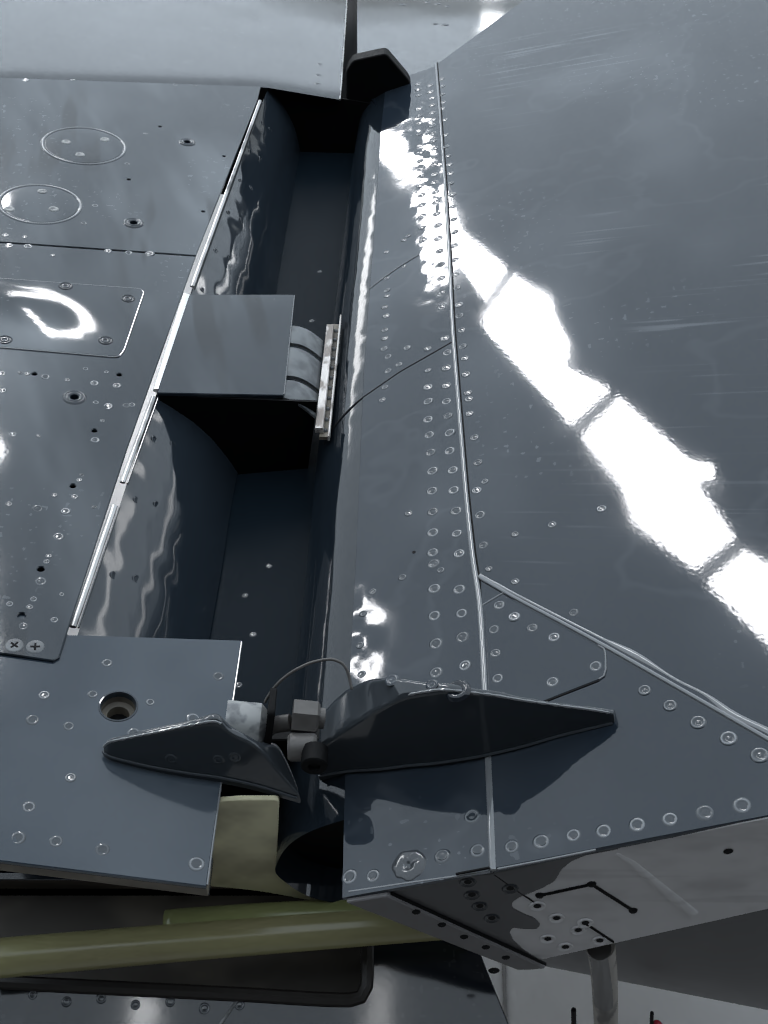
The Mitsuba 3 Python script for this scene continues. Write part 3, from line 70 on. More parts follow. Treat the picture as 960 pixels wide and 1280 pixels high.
def slab(outer, thick, ch=0.0006, top=0.0, holes=()):
    """A sheet with its top at z = top and bevelled rims; holes are rings."""
    import mapbox_earcut as earcut
    rings = [np.asarray(outer, float)] + [np.asarray(h, float) for h in holes]
    rings = [r if (area2(r) > 0) == (i == 0) else r[::-1] for i, r in enumerate(rings)]
    tops = [inset(r, ch) for r in rings]
    ends = np.cumsum([len(r) for r in rings]).astype(np.uint32)
    tri = earcut.triangulate_float64(np.vstack(tops), ends).reshape(-1, 3).astype(int)
    t2 = np.vstack(tops); a = t2[tri]; cr = (a[:, 1, 0]-a[:, 0, 0])*(a[:, 2, 1]-a[:, 0, 1])-(a[:, 1, 1]-a[:, 0, 1])*(a[:, 2, 0]-a[:, 0, 0])
    tri[cr < 0] = tri[cr < 0][:, ::-1]
    n = len(t2); b2 = np.vstack(rings)
    V = np.vstack([np.c_[t2, np.full(n, top)], np.c_[b2, np.full(n, top-ch)], np.c_[b2, np.full(n, top-thick)]])
    Fc = [tri, tri[:, ::-1]+2*n]; s = 0
    for r in rings:
        i = np.arange(len(r))+s; j = np.roll(i, -1); s += len(r)
        for lo in (0, 1): Fc += [np.c_[i+lo*n, i+(lo+1)*n, j+(lo+1)*n], np.c_[i+lo*n, j+(lo+1)*n, j+lo*n]]
    return trimesh.Trimesh(V, np.vstack(Fc), process=False)
def round_corners(ring, rad, n=5):
    ring = np.asarray(ring, float); out = []
    for i, p in enumerate(ring):
        r = rad[i] if isinstance(rad, (list, tuple)) else rad
        a, b = ring[i-1]-p, ring[(i+1) % len(ring)]-p
        la, lb = np.linalg.norm(a), np.linalg.norm(b); r = min(r, la*.45, lb*.45)
        if r <= 0: out.append(p); continue
        p0, p2 = p+a/la*r, p+b/lb*r
        for t in np.linspace(0, 1, n): out.append((1-t)**2*p0+2*t*(1-t)*p+t*t*p2)
    return np.array(out)
def circle(c, r, n=24): t = np.arange(n)/n*2*math.pi; return np.c_[c[0]+r*np.cos(t), c[1]+r*np.sin(t)]
def lathe(prof, n=20):
    prof = np.asarray(prof, float); t = np.arange(n)/n*2*math.pi; V, Fc = [], []
    for r, z in prof: V.append(np.c_[r*np.cos(t), r*np.sin(t), np.full(n, z)])
    for k in range(len(prof)-1):
        i = np.arange(n)+k*n; j = np.roll(np.arange(n), -1)+k*n
        Fc += [np.c_[i, j, j+n], np.c_[i, j+n, i+n]]
    m = trimesh.Trimesh(np.vstack(V), np.vstack(Fc), process=False)
    m.update_faces(m.nondegenerate_faces()); m.remove_unreferenced_vertices()
    if len(m.faces) and m.face_normals[:, 2].sum() < -1e-9: m.invert()
    return m
def spline(pts, n):
    from scipy.interpolate import PchipInterpolator
    pts = np.asarray(pts, float); s = np.r_[0, np.cumsum(np.linalg.norm(np.diff(pts, axis=0), axis=1))]
    return PchipInterpolator(s, pts)(np.linspace(0, s[-1], n))
def tube(pts, r, n=8, flat=1.0, up=(0, 0, 1)):
    """A round (or, with flat < 1, flattened) bar along the points; r is a number or one per point."""
    P = np.asarray(pts, float); r = np.broadcast_to(r, len(P)); up = np.asarray(up, float)
    d = np.gradient(P, axis=0); d /= np.linalg.norm(d, axis=1, keepdims=True)
    t = np.arange(n)/n*2*math.pi; V = []
    for p, q, k in zip(P, d, r):
        s = np.cross(q, up); s /= np.linalg.norm(s); u = np.cross(s, q)
        V.append(p+k*(np.cos(t)[:, None]*s+flat*np.sin(t)[:, None]*u))
    V = np.vstack(V+[P[:1], P[-1:]]); m = len(P); Fc = []
    i = np.arange(n); j = np.roll(i, -1)
    for k in range(m-1): Fc += [np.c_[i+k*n, j+k*n, j+k*n+n], np.c_[i+k*n, j+k*n+n, i+k*n+n]]
    Fc += [np.c_[j, i, np.full(n, m*n)], np.c_[i+(m-1)*n, j+(m-1)*n, np.full(n, m*n+1)]]
    q = trimesh.Trimesh(V, np.vstack(Fc), process=False)
    if q.volume < 0: q.invert()
    return q
def grid(V):
    a, b = V.shape[:2]; i = np.arange(a*b).reshape(a, b)
    f = np.vstack([np.c_[i[:-1, :-1].ravel(), i[1:, :-1].ravel(), i[1:, 1:].ravel()], np.c_[i[:-1, :-1].ravel(), i[1:, 1:].ravel(), i[:-1, 1:].ravel()]])
    return trimesh.Trimesh(V.reshape(-1, 3), f, process=False)
def box(sx, sy, sz, ch=0.0008):
    return slab([(-sx/2, -sy/2), (sx/2, -sy/2), (sx/2, sy/2), (-sx/2, sy/2)], sz, ch, sz/2)
def move(m, p): q = m.copy(); q.apply_translation(p); return q
def mnoise(p, f, seed=0):
    import meshkit
    return meshkit.noise(np.asarray(p)*f, seed)-0.5

# ------------------------------------------------------------------ materials
N, FB, SS = mikit.noise, mikit.fbm, mikit.smoothstep
def wave_bump(p, n, uv):        # orange peel of the paint and the slow unevenness of thin sheet metal, in metres of height
    return 0.0000060*N(p.x*430, p.y*430, p.z*430) + 0.00010*FB(p.x*7, p.y*5, p.z*7, 2)
def old_bump(p, n, uv):
    return 0.0000030*N(p.x*420, p.y*420, p.z*420) + 0.00007*N(p.x*45, p.y*38, p.z*45) + 0.00030*FB(p.x*8, p.y*6, p.z*8, 2)
def wing_col(p, n, uv):
    haze = SS(.45, .85, FB(p.x*5+3, p.y*3.1, p.z*4, 4))
    dust = SS(.60, .78, FB(p.x*30, p.y*22, p.z*30, 3))*SS(.4, .7, N(p.x*6, p.y*6, 3))
    sp = SS(.80, .86, N(p.x*260, p.y*260, p.z*260))*SS(.55, .8, N(p.x*9, p.y*9, 8))
    return mikit.mix((.0068, .0100, .0150), (.030, .034, .040), dr.clip(haze*.75+dust*.5+sp*.5, 0, 1))
def flap_col(p, n, uv):
    a, b = p.x*.93-p.y*.36, p.x*.36+p.y*.93
    scr = SS(.66, .85, FB(a*9, b*230, 1, 2))*SS(.42, .7, FB(a*5, b*6, 4, 2))*SS(.09, .16, p.x)
    rub = SS(.56, .60, FB(p.x*9+5, p.y*9, 2, 4))-SS(.60, .64, FB(p.x*9+5, p.y*9, 2, 4))
    haze = SS(.45, .9, FB(p.x*6+9, p.y*5, p.z*6, 3))
    sp = SS(.82, .87, N(p.x*240, p.y*240, p.z*240))*SS(.55, .85, N(p.x*7, p.y*7, 5))
    return mikit.mix((.0125, .0185, .0265), (.092, .102, .114), dr.clip(scr*.75+rub*.10+haze*.50+sp*.7, 0, 1))
def flap_rough(p, n, uv):
    return .034+.02*SS(.45, .75, FB(p.x*8, p.y*11, 3, 3))
def wing_rough(p, n, uv):
    return .045+.05*SS(.4, .75, FB(p.x*6, p.y*7, 3, 3))
def paint(key_, col, rough, bump, spec=.5):
    scene[key_] = {'type': 'twosided', 'bsdf': {'type': 'bumpmap', 'tex': mikit.proc(bump, eps=.0006), 'scale': 1.0,
        'bsdf': {'type': 'principled', 'base_color': mikit.proc(col) if callable(col) else {'type': 'rgb', 'value': list(col)},
                 'roughness': mikit.proc(rough) if callable(rough) else rough, 'specular': spec}}}
def dusty_col(p, n, uv):
    haze = FB(p.x*5+3, p.y*3.1, p.z*4, 4); streak = FB(p.x*22+p.y*9, p.y*4-p.x*2, 2, 3)
    sp = SS(.80, .86, N(p.x*260, p.y*260, p.z*260))*SS(.55, .8, N(p.x*9, p.y*9, 8))
    grime = SS(.56, .74, FB(p.x*34+p.y*6, p.y*4.5, 7, 3))*SS(.35, .65, N(p.x*5, p.y*4, 9))
    return mikit.mix((.016, .022, .029), (.112, .124, .135), dr.clip(SS(.30, .75, haze)*.58+SS(.45, .8, streak)*.32+sp*.5, 0, 1))*(1-.55*grime)
paint('wing_paint', wing_col, wing_rough, wave_bump)
paint('wing_dusty', dusty_col, wing_rough, wave_bump)
def plate_col(p, n, uv): return mikit.mix((.024, .034, .046), (.058, .070, .083), SS(.30, .75, FB(p.x*6+1, p.y*6, p.z*6, 4)))
paint('nose_paint', (.0075, .0110, .0150), .06, wave_bump)
paint('plate_paint', plate_col, wing_rough, wave_bump)
paint('flap_paint', flap_col, flap_rough, wave_bump)
def dent_bump(p, n, uv): return wave_bump(p, n, uv) - 0.0095*dr.exp(-dr.square((p.x-(-0.3740)+.30*(p.y-1.0681))/.050)-dr.square((p.y-1.0681)/.042)) + 0.0011*N(p.x*26, p.y*20, 3)
paint('wing_dented', dusty_col, wing_rough, dent_bump)
paint('old_paint', wing_col, .07, old_bump)
def plain(key_, col, rough=.5, metallic=0.0, spec=.5):
    scene[key_] = {'type': 'twosided', 'bsdf': {'type': 'principled', 'base_color': mikit.proc(col) if callable(col) else {'type': 'rgb', 'value': list(col)}, 'roughness': rough, 'metallic': metallic, 'specular': spec}}
plain('navy_gloss', (.016, .022, .029), .06)
plain('navy_satin', (.006, .008, .011), .30)
plain('cove_paint', (.0065, .0115, .0165), .42, spec=.03)
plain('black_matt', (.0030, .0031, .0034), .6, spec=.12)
def strip_col(p, n, uv): return mikit.mix((.42, .41, .40), (.10, .10, .10), SS(.45, .75, FB(p.x*60, p.y*25, p.z*60, 3)))
plain('bright_metal', strip_col, .25, .85)
def steel_col(p, n, uv): return mikit.mix((.125, .118, .112), (.055, .05, .046), FB(p.x*90, p.y*90, p.z*90, 3))
def worn_col(p, n, uv): return mikit.mix((.50, .48, .46), (.16, .14, .125), SS(.45, .7, FB(p.x*120, p.y*60, p.z*120, 3)))
plain('worn_metal', worn_col, .4, .3)
plain('clean_metal', (.78, .78, .77), .25, .8)
plain('grey_steel', steel_col, .5, .15)
def primer_col(p, n, uv):
    return mikit.mix((.24, .245, .24), (.11, .115, .12), SS(.4, .7, FB(p.x*140, p.y*140, p.z*140, 3)))
plain('grey_primer', primer_col, .45)
def dull_col(p, n, uv):
    w = SS(.45, .8, FB(p.x*22, p.y*22, p.z*34, 4)); s = SS(.6, .75, FB(p.x*8, p.y*8, p.z*120, 2))
    return mikit.mix((.42, .41, .41), (.31, .30, .30), dr.clip(w*.8+s*.4, 0, 1))
plain('dull_grey', dull_col, .55, spec=.4)
def arm_col(p, n, uv): return mikit.mix((.13, .14, .145), (.060, .066, .072), SS(.35, .7, FB(p.x*60, p.y*60, p.z*60, 3)))
plain('worn_grey', arm_col, .42)
def green_col(p, n, uv):
    return mikit.mix((.52, .49, .32), (.30, .275, .18), SS(.35, .75, FB(p.x*28, p.y*28, p.z*28, 4)))
plain('green_primer', green_col, .5)
def lime_col(p, n, uv): return mikit.mix((.235, .265, .10), (.18, .185, .085), FB(p.x*10, p.y*30, p.z*30, 2))
plain('lime_paint', lime_col, .22)
def olive_col(p, n, uv): return mikit.mix((.26, .255, .115), (.20, .175, .10), FB(p.x*9, p.y*40, p.z*40, 2))
plain('olive_paint', olive_col, .22)
def bay_col(p, n, uv): return mikit.mix((.060, .052, .042), (.15, .13, .10), SS(.4, .8, FB(p.x*14, p.y*20, p.z*20, 3)))
plain('bay_brown', bay_col, .6)
def body_col(p, n, uv): return mikit.mix((.125, .122, .123), (.100, .098, .098), FB(p.x*7, p.y*7, p.z*7, 3))
plain('body_grey', body_col, .42)
def floor_col(p, n, uv): return mikit.mix((.30, .288, .278), (.25, .24, .23), FB(p.x*2, p.y*2, 1, 3))
plain('floor_pale', floor_col, .25)
def stain_col(p, n, uv):
    return mikit.mix((.17, .155, .135), (.045, .038, .032), SS(.48, .66, FB(p.x*90, p.y*60, p.z*18, 3)))
plain('stained_metal', stain_col, .45)
plain('red_paint', (.42, .03, .05), .4)
scene['rivet_paint'] = {'type': 'twosided', 'bsdf': {'type': 'principled', 'base_color': {'type': 'mesh_attribute', 'name': 'vertex_color'}, 'roughness': .10, 'specular': .6}}
plain('rim_paint', (.13, .135, .14), .10, spec=.8)  # pale colour stands in for highlights on rims and beads, also for wear
paint('fairing_paint', (.030, .035, .040), .11, old_bump)
plain('dull_dark', (.105, .10, .10), .5)
plain('bay_dark', (.022, .019, .017), .35)
plain('patch_paint', (.045, .044, .046), .4)
plain('sealant', (.34, .33, .32), .22)
paint('bead_paint', (.045, .049, .054), .12, old_bump)

# ------------------------------------------------------------------ the setting: hall floor, glowing roof and far wall added for light, roof lights
k = obj('hangar_floor', slab([(-30, -20), (30, -20), (30, 70), (-30, 70)], .1, .001, 0.0), 'floor_pale'); labels[k] = {'kind': 'structure', 'label': 'pale hangar floor far below'}
k = obj('floor_joint', cat(slab([(.16, .1), (.166, .1), (.30, 3), (.294, 3)], .003, .0005, .004)), 'grey_steel'); labels[k] = {'kind': 'structure', 'label': 'thin dark joint in the pale floor'}
roof = slab([(-30, -3.2), (30, -3.2), (30, 110), (-30, 110)], .05, .001, ZC+.15)
k = obj('hangar_roof', roof, 'navy_satin', emitter={'type': 'area', 'radiance': {'type': 'rgb', 'value': [ROOF*.865, ROOF*.985, ROOF*1.10]}}); labels[k] = {'kind': 'structure', 'label': 'unseen hangar roof made to glow for fill and reflections'}  # unseen roof, made to glow for fill and reflections
k = obj('hangar_door', slab([(-40, 70), (40, 70), (40, 70.2), (-40, 70.2)], ZC, .002, ZC), 'navy_satin', emitter={'type': 'area', 'radiance': {'type': 'rgb', 'value': [.52, .57, .59]}}); labels[k] = {'kind': 'structure', 'label': 'added glowing wall at the far end, brightening the outer panels'}  # added and made to glow so the outer panels reflect brighter
side_names = ['long roof light of the left side, mirrored in the leading edge', 'short roof light of the left side', 'near roof light of the right side, mirrored in the gap', 'far roof light of the right side, mirrored in the gap', 'very distant light added for the glare on the far panel', 'roof light straight above, left of two', 'roof light straight above, right of two']
for nm_, (ring, rad_) in zip(side_names, (([(-16.8, 24.5), (-12.2, 25), (-12.6, 33), (-15.8, 33.5)], 8.0), ([(-10.6, 9.2), (-9.4, 9.2), (-8.6, 12.8), (-9.6, 13.2)], 22.0), ([(16.1, 14), (17.6, 14), (17.7, 21.5), (16.2, 21.5)], 5.0), ([(16.8, 27), (18.2, 27), (18.4, 36), (17.0, 36)], 8.0), (D['far_lamp'], 14.0), (D['back_lamps'][0], 14.0), (D['back_lamps'][1], 7.0))):  # the very distant one is added for the glare on the far panel
    k = obj('skylight', slab(ring, .03, .002, ZC), 'navy_satin', emitter={'type': 'area', 'radiance': {'type': 'rgb', 'value': [rad_*.98, rad_, rad_*1.02]}})
    tag(k, nm_, 'skylight', 'roof lights at the sides')
lamp_names = ['farthest', 'second', 'third', 'fourth', 'nearest', 'added']  # last one is added to put a streak beside the nose crease
for i_, ring in enumerate(D['lamps']):
    m = slab(ring, .03, .002, ZC)
    k = obj('skylight', m, 'navy_satin', emitter={'type': 'area', 'radiance': {'type': 'rgb', 'value': [LAMP, LAMP*1.0, LAMP*1.02]}})
    tag(k, lamp_names[i_]+' bright roof light of the row mirrored in the flap skin', 'skylight', 'row of roof lights')

# ------------------------------------------------------------------ the wing
wing = thing('aircraft_wing', 'dusty dark blue riveted wing surface with round covers, left of the open gap', 'aircraft wing')
def wput(name, proto, c, mat, h=0.0, parent=wing, rot=0.0): return put(name, proto, WF.at(c[0], c[1], h, rot=rot), mat, parent)
hole_of = lambda c, n=14: circle(c, c[2], n)
sep = D['skin_inner'][1][1]
outer_holes = [h for h in D['holes'] if h[1] > .262]; inner_holes = [h for h in D['holes'] if h[1] < .262]
o1 = obj('skin_panel', WF.m(slab(D['skin_outer'], .0022, .0007, 0, [hole_of(h) for h in outer_holes]+[circle(f, f[2]*.45, 14) for f in D['fasteners'] if f[1] > .262])), 'wing_dusty', wing)
o2 = obj('skin_panel', WF.m(slab(D['skin_inner'], .0022, .0007, 0, [hole_of(h) for h in inner_holes]+[circle(f, f[2]*.45, 14) for f in D['fasteners'] if f[1] < .262])), 'wing_dusty', wing)
bh = D['big_hole']
o3 = obj('hinge_plate', WF.m(slab(D['hinge_plate'], .003, .0007, -.0026, [circle(bh, bh[2], 40)])), 'plate_paint', wing)
# cups under the holes
for h in D['holes']:
    cup = lathe([(h[2]+.0003, -.0002), (h[2]+.0003, -.009), (0.0001, -.009)], 14); cup.invert()
    wput('screw_hole', cup, h, 'black_matt', -.001)
R = bh[2]
wput('hole_rim', lathe([(R+.0012, -.0001), (R+.0010, .0005), (R-.0002, .0006), (R-.0008, -.0006), (R-.0011, -.004)], 40), bh, 'navy_gloss', -.0026, o3)
cup = lathe([(R-.001, -.0035), (R-.001, -.010), (R*.80, -.0105), (R*.62, -.011), (R*.60, -.020)], 40)
wput('hole_bushing', cup, bh, 'bay_brown', -.0026, o3)
wput('hole_bottom', lathe([(R*.62, -.0195), (0.0001, -.0195)], 30), bh, 'black_matt', -.0026, o3)
# round covers
for cv in D['covers']:
    R = cv['c'][2]
    ring = lathe([(0.0001, .0006), (R*.5, .0007), (R-.0028, .0005), (R-.0020, -.0001), (R-.0010, .0004), (R+.0004, .0009), (R+.0022, .0006), (R+.0036, -.0002)], 64)
    c = wput('round_cover', ring, cv['c'], 'wing_dusty')
    wput('cover_rim', lathe([(R-.0010, .0003), (R-.0002, .0010), (R+.0009, .0012), (R+.0019, .0008), (R+.0026, -.0001)], 64), cv['c'], 'rim_paint', 0, c)
    slot = cat(lathe([(.0001, .0002), (.0016, .0002), (.0028, .0008), (.0046, .0012), (.0058, .0007), (.0066, -.0003)], 18))
    for s in cv['s']: put('screw', slot, WF.at(s[0], s[1], .0005), 'grey_primer', c)
# raised fasteners with a hole in the middle
for f in D['fasteners']:
    R = f[2]
    m = lathe([(R*.40, -.008), (R*.40, .0003), (R*.46, .0010), (R*.62, .0016), (R*.74, .0016), (R*.80, .0009), (R*.86, .0009), (R*.95, .0014), (R*1.05, .0011), (R*1.22, -.0003)], 32)
    k = wput('raised_fastener', m, f, 'navy_gloss')
    put('fastener_socket', lathe([(R*.42, -.006), (.0001, -.006)], 16), WF.at(f[0], f[1], 0), 'black_matt', k)
# small flush rivets and pips
def ring_rivet(r, hgt=.00055, n=18, dome=.35):
    k = hgt*.85; return lathe([(.0001, k*dome), (r*.50, k*dome*.8), (r*.62, k*.25), (r*.74, k*.62), (r*.88, k), (r*1.02, k*.72), (r*1.16, k*.22), (r*1.28, -k*.25)], n)
def pip(r, n=10): return lathe([(.0001, r*.22), (r*.5, r*.18), (r*.85, r*.06), (r*1.02, -r*.04)], n)
rp = {}
def sized(fn, r, tag_):
    q = (tag_, round(r*2000)/2000)
    if q not in rp: rp[q] = fn(max(q[1], .0005))
    return rp[q]
for b in D['bumps']: wput('rivet', sized(lambda r: ring_rivet(r, .0004, 12, .6), b[2], 'wb'), b, 'rivet_paint')
for b in D['plate_rivets']: wput('rivet', sized(lambda r: ring_rivet(r, .00050, 18), b[2], 'pr'), b, 'rivet_paint', -.0026, o3)
# access panel with its four screws; the sheet is dented
ap = round_corners(D['access_panel'], .012)
acc = obj('access_panel', WF.m(slab(ap, .002, .0009, .0012)), 'wing_dented', wing)
edge = np.vstack([ap, ap[:1]])
obj('panel_rim', cat(*[tube([WF.w(*edge[i], .0003), WF.w(*edge[i+1], .0003)], .0010, 6) for i in range(len(edge)-1)]), 'rim_paint', acc)
scr = lathe([(.0001, -.0001), (.0016, -.0001), (.0020, .0006), (.0038, .0008), (.0046, .0002), (.0056, .0002), (.0066, .0009), (.0074, .0004), (.0080, -.0004)], 24)
for s in D['access_screws']: put('screw', scr, WF.at(s[0], s[1], .0012, rot=rng.uniform(0, 3)), 'old_paint', acc)
# two light cross-head screws at the corner of the skin
star = cat(lathe([(.0001, -.0002), (.0062, .0003), (.0070, -.0004)], 22), *[T for T in []])
cross = cat(slab([(-.0036, -.0007), (.0036, -.0007), (.0036, .0007), (-.0036, .0007)], .0005, .0001, .0008), slab([(-.0007, -.0035), (.0007, -.0035), (.0007, .0035), (-.0007, .0035)], .0005, .0001, .00085))
for s in D['corner_screws']:
    q = wput('cross_head_screw', star, s, 'worn_grey', .0003, o2)
    kk = key('cross_slot', wing); scene[kk] = mikit.ply(cross, 'black_matt', smooth=False); scene[kk]['to_world'] = T4(WF.at(s[0], s[1], 0, rot=rng.uniform(0, 1.5)).tolist())
# bright retaining strip in the groove along the wing's edge
for i, (a, b) in enumerate(D['strip']):
    a, b = np.array(a), np.array(b); pts = [a+(b-a)*t for t in np.linspace(0, 1, 14)]
    r = (.0026, .0048, .0026, .0030)[i]
    jit = [.0006*mnoise([[x[0]*30, x[1]*30, i]], 1)[0] for x in pts]
    obj('retaining_strip', tube([WF.w(p[0], p[1], (-.0012, -.0035, -.0035, -.0035)[i]+j) for p, j in zip(pts, jit)], r, 10, .55, WF.n), 'clean_metal' if i == 1 else 'bright_metal', wing)
    off = np.array([.0045 if i else .003, 0])
    obj('strip_edge', tube([WF.w(*(p+off), -.004) for p in pts], .0010, 6), 'bead_paint', wing)
# cove behind the wing: sloping wall, floor, ribs
top, bot = np.array(D['wall_top']), np.array(D['wall_bot'])
n_ = 160
tp, bt = spline(top, n_), spline(bot, n_)
s = np.linspace(0, 1, 60)[None, :, None]
V = tp[:, None]*(1-s)+bt[:, None]*s
nrm = np.cross(bt[n_//2]-tp[n_//2], tp[-1]-tp[0]); nrm /= np.linalg.norm(nrm); nrm *= np.sign(nrm[2])
flat = V.reshape(-1, 3)
V = V+nrm*(np.sin(s*math.pi)*.010+((.0015*mnoise(flat, 12, 3)+.00095*mnoise(flat, 46, 4)).reshape(n_, 60, 1)))
obj('cove_wall', grid(V), 'navy_gloss', wing, smooth=True)
zf = bot[:, 2].mean()
fl = np.vstack([bt[::8]+[-.004, 0, .001], [[.10, bt[-1][1], zf-.02]], [[.10, bt[0][1], zf-.02]]])
fl2 = [(p[0], p[1]) for p in fl]
obj('cove_floor', slab(fl2, .003, .0004, zf-.001), 'cove_paint', wing)
for q in [(-.128, .69), (-.120, .75), (-.132, .80), (-.112, .84), (-.09, 1.28), (-.085, 1.40)]:
    put('rivet', sized(lambda r: ring_rivet(r, .0004, 12, .6), .003, 'wb'), np.block([[np.eye(3), np.array([[q[0]], [q[1]], [zf-.001]])], [np.zeros((1, 3)), np.ones((1, 1))]]), 'wing_paint', wing)
for v in np.linspace(0, 1, 15)[1:-1]:
    i = int(v*(n_-1))
    for sx in (6, 15):
        p = V[i, sx]; M = WF.at(0, 0, 0, n=nrm); M[:3, 3] = p
        put('rivet', sized(lambda r: ring_rivet(r, .0004, 12, .6), .0035, 'wb'), M, 'navy_gloss', wing)
# square cover plate over the gap with its dark box and curved arms
cp = round_corners(D['cover_plate'], .0015, 3)
plate = obj('cover_plate', WF.m(slab(cp, .0035, .0008, .001)), 'wing_dusty', wing)
c = np.array(D['cover_plate'])
def wall_between(p, q, h0, h1, th=.003):
    a, b = WF.w(*p, h0), WF.w(*q, h0); a1, b1 = WF.w(*p, h1), WF.w(*q, h1); d = (b-a)/np.linalg.norm(b-a); nn = np.cross(d, [0, 0, 1])*th
    Vx = np.array([a, b, b1, a1, a+nn, b+nn, b1+nn, a1+nn]); return trimesh.Trimesh(Vx, trimesh.creation.box().faces, process=False).convex_hull
front = obj('hinge_box_wall', wall_between(c[3]+[.002, .004], c[2]+[.034, .004], -.0032, -.14), 'black_matt', wing, smooth=False)  # carried on to the nose, its black standing in for shadow under the arms
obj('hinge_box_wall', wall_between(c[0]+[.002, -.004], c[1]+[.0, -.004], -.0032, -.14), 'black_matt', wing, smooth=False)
ce = D['cover_edge']; obj('bright_edge', tube([WF.w(u, v, .0004) for u, v in ce], .0007, 6), 'rim_paint', plate)  # pale tube laid on as the highlight of the plate's edge
pe = D['plate_edge']; obj('bright_edge', tube([WF.w(u, v, -.0030) for u, v in pe], .0008, 6), 'rim_paint', o3)
for q in D['arms']:
    q = np.array(q); a = np.linspace(0, 1, 10)
    e0 = q[0]+(q[1]-q[0])*a[:, None]; e1 = q[3]+(q[2]-q[3])*a[:, None]
    sag = np.sin(a*math.pi)*.006
    e0[:, 2] += sag; e1[:, 2] += sag
    W_ = np.stack([e0, e0+[0, 0, .0022], e0*.8+e1*.2+[0, 0, .003], e0*.2+e1*.8+[0, 0, .003], e1+[0, 0, .0015], e1-[0, 0, .002], e0-[0, 0, .002]], 1)
    obj('curved_arm', grid(W_), 'worn_grey', wing)
# dark wall at the outer end of the gap, and the outer wing panel
op = np.array(D['outer_panel'])
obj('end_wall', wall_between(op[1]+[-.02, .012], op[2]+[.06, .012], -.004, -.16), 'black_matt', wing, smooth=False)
us = np.linspace(0, 1, 26); vs = np.linspace(0, 1, 50)
L, Rr = op[0], op[1]
V = np.zeros((26, 50, 3)); edge_x = lambda y: np.interp(y, [op[2][1], op[3][1]], [op[2][0], op[3][0]])
ytop = op[3][1]+.2
outer = []
for i in range(26):
    for j in range(50):
        x = -.75+(edge_x(op[2][1])+.75)*us[i]
        y0 = np.interp(x, [op[0][0], op[1][0], op[2][0]], [op[0][1], op[1][1], op[2][1]])
        y0 -= .016*(1-us[i]**4); y = y0+(ytop-y0)*vs[j]; x = x+(edge_x(y)-edge_x(op[2][1]))*us[i]
        d = y-y0; bend = -math.tan(math.radians(6))*(max(0, d-.05)+.5*min(d, .05)**2/.05)
        V[i, j] = WF.w(x, y, -.0008+.0014*min(1, d/.008)+bend)
g = grid(V); g.invert() if g.face_normals[:, 2].mean() < 0 else None
under = g.copy(); under.vertices = under.vertices-[0, 0, .0016]; under.invert()
rim = V[-1, :]; rv_ = grid(np.stack([rim, rim-[0, 0, .003]], 1))
outp = obj('outer_panel', cat(g, under, rv_), 'wing_paint', wing, smooth=25)
obj('panel_edge', tube([p+[0, 0, .0002] for p in V[-1, ::4]], .0016, 6), 'bright_metal', outp)
for y in (.05, .10, .17):
    M = WF.at(0, 0, 0); i = 24; j = int(y/(ytop-op[2][1])*49); M[:3, 3] = V[i, j]
    put('rivet', sized(lambda r: ring_rivet(r, .0006, 14, .6), .004, 'ob'), M, 'wing_paint', outp)
# end of the wing towards the viewer: flange, dark bay behind, green web
fw = [np.array(p) for p in D['flange_wing'][0]]
def strip_along(pts, z0, z1, y0, y1):
    pts = np.array(pts); R_ = np.stack([pts+[0, y0, z0], pts+[0, y0, z1], pts+[0, y1, z1], pts+[0, y1, z0], pts+[0, y0, z0]], 1); m = grid(R_)
    caps = [trimesh.Trimesh(R_[k][:4], [[0, 1, 2], [0, 2, 3]], process=False) for k in (0, -1)]
    return cat(m, *caps)
obj('end_flange', strip_along(fw, -.0025, -.011, .000, .02), 'bay_brown', wing, smooth=False, label='brown bare lower edge of the hinge plate')
obj('end_flange_lip', strip_along(fw, -.012, -.0165, .004, .03), 'navy_satin', wing, smooth=False)
GF = Frame([0, D['YG'], 0], [1, 0, 0], [0, 0, 1], [0, -1, 0])
web = obj('end_web', GF.m(slab(round_corners(D['green'], [0, 0, .004, .004, .006, .006, .006, .01, .002, .01, .02, .02, 0]), .004, .0005)), 'green_primer', wing, label='dusty yellow green primed web with a curved cut-out')
# hinge fairing of the wing
def fairing(st, frame, n=9):
    st = np.array(st, float); t = np.linspace(0, len(st)-1, 60)
    from scipy.interpolate import PchipInterpolator as PI
    S = PI(np.arange(len(st)), st)(t); rings = []
    for bu, bv, tu, tv, h, ru, rv_ in S:
        rv_ = max(rv_, tv+.0022); k = [np.array(p) for p in [(bu, bv, -.004), (bu, bv, 0.0), (tu, tv, h), (ru, rv_, h*1.01+.0002), (ru, rv_+.55*h+.002, 0.0), (ru, rv_+.55*h+.002, -.004)]]
        k[1] = k[1]*.97+k[2]*.03; pts_ = [k[0]]
        for a_, c_, b_, rad_ in ((k[0], k[1], k[2], .0015), (k[1], k[2], k[3], .0042), (k[2], k[3], k[4], .006)):
            la, lb_ = np.linalg.norm(a_-c_), np.linalg.norm(b_-c_); r_ = min(rad_, .45*la, .45*lb_); p0, p2 = c_+(a_-c_)/la*r_, c_+(b_-c_)/lb_*r_
            for w_ in np.linspace(0, 1, 7): pts_.append((1-w_)**2*p0+2*w_*(1-w_)*c_+w_*w_*p2)
        pts_ += [k[4], k[5]]; rings.append(np.array(pts_))
    V = np.array(rings); V[:, 13:24, 2] += .0024*np.clip((V[:, 13:24, 2]-.018)/.012, 0, 1)*mnoise(V[:, 13:24], 80, 21)
    W = np.array([[frame.w(*p) for p in r] for r in V]); m = grid(W)
    def cap(r):
        c = r.mean(0); k = len(r); return trimesh.Trimesh(np.vstack([r, c]), [[i, (i+1) % k, k] for i in range(k)], process=False)
    return cat(m, cap(W[0]), cap(W[-1])), W
